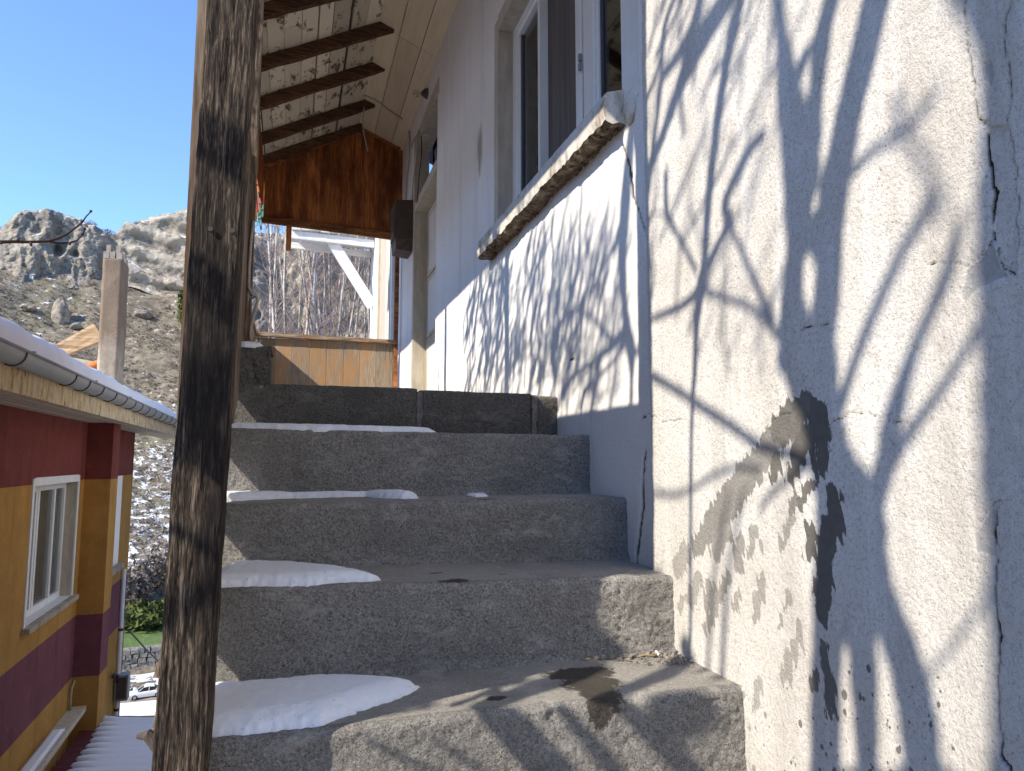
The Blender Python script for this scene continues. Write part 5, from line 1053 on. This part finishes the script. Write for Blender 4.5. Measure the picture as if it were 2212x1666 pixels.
for pts in ([(380, 260, 110), (470, 310, 120), (560, 350, 110)], [(400, 560, 60), (480, 640, 90), (560, 720, 90)], [(360, 900, 130), (460, 840, 170), (560, 800, 150)], [(340, 1120, 26), (440, 1180, 34), (520, 1250, 36)], [(330, 1340, 70), (430, 1290, 80), (500, 1260, 70)], [(300, 980, 90), (400, 960, 110), (500, 990, 110)]):
    limb(lambda a, b: (a, b), pts, 'p', 2.6, 3.0, seed=4)
# the one twig that reaches into view beside the post
def twig(pts, y, r0, r1, nm='twig'):
    P = [ony(z1(*p), y+.01*i) for i, p in enumerate(pts)]; MB().tube(P, np.linspace(r0, r1, len(P)), 7).build(nm, M['twig'], tree, True); return P
twig([(-260, 470), (-120, 445), (0, 440), (110, 438), (200, 440), (320, 436), (390, 415), (450, 385), (510, 340), (545, 310), (575, 268), (605, 238)], 1.55, .0040, .0012)
twig([(320, 436), (390, 450), (460, 446), (510, 432), (545, 395), (565, 350)], 1.60, .0024, .0011)
for a, b, c, e in ((110, 438, 130, 415), (200, 445, 210, 468), (0, 445, 15, 452), (460, 446, 465, 460), (545, 395, 552, 380), (540, 312, 548, 300), (565, 360, 560, 345), (605, 240, 600, 232)):
    P = [ony(z1(a, b), 1.565), ony(z1((a+c)/2, (b+e)/2), 1.562), ony(z1(c, e), 1.56)]; MB().tube(P, [.0022, .0030, .0012], 6).build('bud', M['twig'], tree, True)
qa = ony(z1(-260, 470), 1.55); MB().tube([np.array([-1.02, .30, .35]), np.array([-.78, 1.0, .52]), qa], [.016, .011, .0052], 8).build('branch', M['bark'], tree, True)

# ================================================================== SAPLINGS beyond the porch, valley things
def sapling(x, y, lean, h, stems, label, seed):
    rs = np.random.default_rng(seed); z = ground_z(x, y); t = thing('bare_sapling', (x, y, z), label, 'tree', 'bare saplings beyond the porch end')
    tw = MB()
    for s in range(stems):
        dx, dy = lean*.5+float(np.clip(rs.normal(0, .10), -.05 if x < .3 else -.16, .16)), rs.normal(0, .05); hh = h*1.6*rs.uniform(.8, 1.05); P = []; r0 = rs.uniform(.036, .058)
        for i in range(12):
            f = i/11; P.append(np.array([x+rs.normal(0, .03)+.12*s-.1+dx*hh*f*(.35+.65*f)+.05*math.sin(5*f+s), y+dy*hh*f, z-.1+hh*f]))
        MB().tube(P, [r0*(1-.80*i/11) for i in range(12)], 7).build('stem', M['birch'], t, True)
        for k in range(48):
            i = rs.integers(5, 11); p = P[i]+(P[min(i+1, 11)]-P[i])*rs.random(); a = rs.uniform(0, 6.28); L = rs.uniform(.35, 1.1)*(1.2-i/14); u_ = np.array([math.cos(a)*.55, math.sin(a)*.4, rs.uniform(.5, 1.0)])
            q1 = p+u_*L*.5+rs.normal(0, .04, 3); q2 = p+u_*L+rs.normal(0, .09, 3)+[0, 0, .08]; r = .011*(1.2-i/14); tw.tube([p, q1, q2], [r, r*.7, .003], 4, False)
            for j in range(3):
                g = q1+(q2-q1)*rs.random(); e = g+np.array([rs.normal(0, .16), rs.normal(0, .12), rs.uniform(.05, .3)]); tw.tube([g, e], [.005, .0025], 3, False)
    o = tw.build('twigs', M['redtwig'], t, True); o['kind'] = 'stuff'
SP = [(-.42, 13.0, .05, 8.2, 3), (-.1, 14.5, -.12, 8.5, 3), (.25, 12.6, -.05, 8.0, 4), (.62, 13.6, .08, 8.8, 3), (.95, 14.6, -.10, 8.6, 4), (1.25, 13.2, -.06, 8.2, 3), (1.55, 15.4, -.04, 9.2, 3), (.45, 16.2, .03, 9.6, 4), (.05, 15.6, .04, 9.0, 4), (1.05, 16.5, .0, 9.4, 4)]
SL_ = ['pale barked sapling nearest the rope post, seen above the end railing', 'slender sapling leaning left behind the end railing', 'four stemmed pale sapling standing beyond the middle of the end railing', 'sapling with straight pale stems left of the white brace', 'clump of crossing pale stems behind the white brace', 'leaning sapling close to the white wall past the brace', 'tall thin sapling farthest back beside the white wall', 'tall straight sapling behind the four stemmed clump', 'thin grey sapling behind the gap beside the hanging peg', 'distant pale sapling showing between the brace and the white wall']
for i, (a, b) in enumerate(zip(SP, SL_)): sapling(*a, b, 700+i)
def leafy(name, c, rx, rz, n, label, m, seed, cat='bush', size=.12, group=None, trunk=True):
    rs = np.random.default_rng(seed); c = np.array(c, float); t = thing(name, c, label, cat, group)
    d = rs.normal(0, 1, (n, 3)); d /= np.linalg.norm(d, axis=1)[:, None]; r = rs.random(n)**.45; ce = c+[0, 0, rz]+d*r[:, None]*[rx, rx, rz]*(1+.35*fbm(d*2.5, 2, seed))[:, None]
    V = np.repeat(ce, 3, 0)+rs.normal(0, size, (n*3, 3)); me = bpy.data.meshes.new('foliage'); me.from_pydata(V.tolist(), [], np.arange(n*3).reshape(-1, 3).tolist()); me.update(); link('crown', me, M[m], t)
    if trunk: MB().tube([c+[0, 0, -.3], c+[0, 0, rz], c+[.05*rx, 0, rz*1.7]], [rx*.08, rx*.06, rx*.015], 7).build('trunk', M['bark'], t, True)
def at_r(p, R): r = ray(*p); h = math.hypot(r[0], r[1]); return np.array([r[0]/h*R, r[1]/h*R, ground_z(r[0]/h*R, r[1]/h*R)])
leafy('evergreen_bush', (.05, 18, -3.2), 1.0, 2.4, 900, 'dark green bush low among the sapling stems', 'leaf', 1, size=.10); leafy('evergreen_bush', (.95, 19, -3.4), 1.1, 2.6, 900, 'olive green bush behind the crossing pale stems', 'leaf', 2, size=.10)
hp = hill_point(408, 700); leafy('pine_tree', hp, 3.6, 7.0, 900, 'small green pine on the hillside touching the dark post', 'leaf', 3, 'tree', .8)
for i, (u, v, s, lb) in enumerate(((232, 503, 3.2, 'bare bush in the notch between the two cliffs'), (195, 482, 2.6, 'bare bush on the shoulder of the left cliff'), (300, 478, 2.0, 'low bare bush on top of the layered cliff'), (10, 492, 2.2, 'bare bush on the cliff edge left of the rounded summit'))):
    c = far((u, v), 306.); c[2] -= 3.2; leafy('ridge_bush', c, s, s*.8, 900, lb, 'scrub', 20+i, size=.16, group='bare bushes on the cliff tops')
leafy('snowy_hedge', at_r((315, 1290), 131), 6.0, 1.5, 1600, 'snow dusted green hedge along the field edge in the valley', 'leaf', 31, size=.45, trunk=False)
for i, u in enumerate((262, 300, 340, 372)): leafy('valley_tree', at_r((u, 1250), 140+4*i), 3.0, 3.6, 420, ['greyish bare tree beside the striped house corner in the valley', 'purple grey bare tree above the snowy hedge', 'bare valley tree left of the dark post', 'bare valley tree half hidden by the dark post'][i], 'scrub', 50+i, 'tree', .38)
hp = hill_point(62, 603); hu = thing('hillside_hut', hp, 'tiny white hut on the hillside below the left cliff', 'hut')
hs_ = np.array([2.4, 1.8, 1.5]); hp = hp.copy(); MB().box(hp[0]-1.7, hp[0]+1.7, hp[1]-1.4, hp[1]+1.4, hp[2]-1, hp[2]+1.3).build('wall', M['white_paint'], hu); MB().add([hp+np.array(v) for v in ((-2, -1.7, 1.25), (2, -1.7, 1.25), (2, 1.7, 1.25), (-2, 1.7, 1.25), (-2, 0, 2.0), (2, 0, 2.0))], [(0, 1, 5, 4), (2, 3, 4, 5), (0, 4, 3), (1, 2, 5), (3, 2, 1, 0)]).build('roof', M['snow'], hu)
MB().box(hp[0]-.6, hp[0]+.5, hp[1]-1.45, hp[1]-1.38, hp[2]-.6, hp[2]+.8).build('door', M['boxface'], hu)
# terrace wall of rough stones, courses built in the near face
R0 = 118.2; tw_ = thing('terrace_wall', at_r((300, 1400), R0), 'grey dry stone terrace wall below the green field', 'wall')
rs = np.random.default_rng(8); z0_ = -30.3
for c in range(5):
    an = math.radians(-13.5)
    while an < math.radians(-5):
        w = rs.uniform(.7, 1.5); p = np.array([R0*math.sin(an), R0*math.cos(an), z0_+c*.68]); d = np.array([math.cos(an), -math.sin(an), 0]); o_ = -np.array([math.sin(an), math.cos(an), 0]); k = rs.uniform(.0, .25)
        q = [p+o_*k, p+d*(w-.08)+o_*k, p+d*(w-.05)-o_*1.5, p-o_*1.5]; q = [x+rs.normal(0, .04, 3) for x in q]; q2 = [x+[0, 0, .62]+rs.normal(0, .05, 3) for x in q]
        MB().hexa(q+q2).build('stone', M['stone_wall'], tw_); an += w/R0
def car(c, yaw, paint, label, snowy):
    t = thing('parked_car', c, label, 'car', 'cars parked in the valley'); ca, sa = math.cos(yaw), math.sin(yaw); c = np.array(c)
    def W(x, y, z): return c+[ca*x-sa*y, sa*x+ca*y, z]
    def loft(sec, name, m, parent):                                  # sections: x, half width, z bottom, z top
        V = []; n = 8
        for x, w, zb, zt in sec: V += [W(x, -w*.96, zb), W(x, -w, (zb+zt)/2), W(x, -w*.95, zt-.06), W(x, -w*.8, zt), W(x, w*.8, zt), W(x, w*.95, zt-.06), W(x, w, (zb+zt)/2), W(x, w*.96, zb)]
        f = [(i*n+j, i*n+(j+1) % n, (i+1)*n+(j+1) % n, (i+1)*n+j) for i in range(len(sec)-1) for j in range(n)]+[tuple(range(n-1, -1, -1)), tuple(range((len(sec)-1)*n, len(sec)*n))]
        return MB().add(V, f).build(name, M[m], parent)
    b = loft([(-2.1, .70, .42, .62), (-2.02, .80, .28, .72), (-1.0, .83, .24, .86), (.9, .83, .24, .90), (1.85, .80, .26, .92), (2.05, .72, .40, .85)], 'body', paint, t)
    loft([(-.98, .72, .84, .90), (-.35, .66, .86, 1.34), (.2, .64, .86, 1.40), (.95, .64, .88, 1.36), (1.55, .70, .88, .95)], 'cabin', 'carglass', t)
    loft([(-.30, .64, 1.34, 1.40), (.2, .63, 1.38, 1.46), (.95, .63, 1.34, 1.41)], 'roof', paint, t)
    for x0, x1 in ((-.95, -.33), (.28, .34), (.98, 1.52)):
        for s in (-1, 1): MB().beam(W(x0, s*.715, .88), W(x1, s*.665, 1.37), .05, .07).build('pillar', M[paint], t)
    for x in (-1.3, 1.3):
        for s in (-1, 1):
            w = MB().tube([W(x, s*.66, .30), W(x, s*.85, .30)], .31, 18).build('wheel', M['tyre'], t, False); MB().tube([W(x, s*.84, .30), W(x, s*.865, .30)], .19, 14).build('rim', M['rim'], w)
    for s in (-1, 1): MB().beam(W(-2.08, s*.45, .62), W(-2.08, s*.70, .60), .05, .12).build('headlight', M['pvc'], t); MB().beam(W(2.05, s*.5, .72), W(2.05, s*.70, .72), .04, .14).build('tail_light', M['tile'], t)
    if snowy: loft([(-.2, .55, 1.44, 1.50), (.2, .58, 1.45, 1.56), (.85, .55, 1.40, 1.48)], 'roof_snow', 'snow', t)
cp = at_r(z14(350, 985), 105); car(cp, .17, 'carwhite', 'white saloon car parked on the valley road below', True)
cp2 = at_r(z14(120, 1290), 92); car(cp2, .25, 'cargrey', 'blue grey car parked under the flat snowy shelter', False)
cp3 = at_r(z14(470, 1200), 96); car(cp3, .3, 'cargrey', 'car with snow parked beside the shelter, half hidden by the dark post', True)
cp4 = at_r(z14(70, 985), 106); car(cp4, .17, 'carwhite', 'white car behind the corner of the striped house on the road', True)
sh = thing('car_shelter', cp2, 'flat roofed snowy car shelter on thin posts in the valley', 'shelter')
for dx in (-2.6, 3.2):
    for dy in (-1.8, 1.8): MB().tube([cp2+[dx, dy, -.1], cp2+[dx, dy, 2.3]], .07, 8).build('post', M['siderail'], sh)
MB().box(cp2[0]-3.0, cp2[0]+3.6, cp2[1]-2.2, cp2[1]+2.2, cp2[2]+2.3, cp2[2]+2.5).build('roof', M['cream'], sh); MB().box(cp2[0]-2.9, cp2[0]+3.5, cp2[1]-2.1, cp2[1]+2.1, cp2[2]+2.5, cp2[2]+2.75).build('roof_snow', M['snow'], sh)
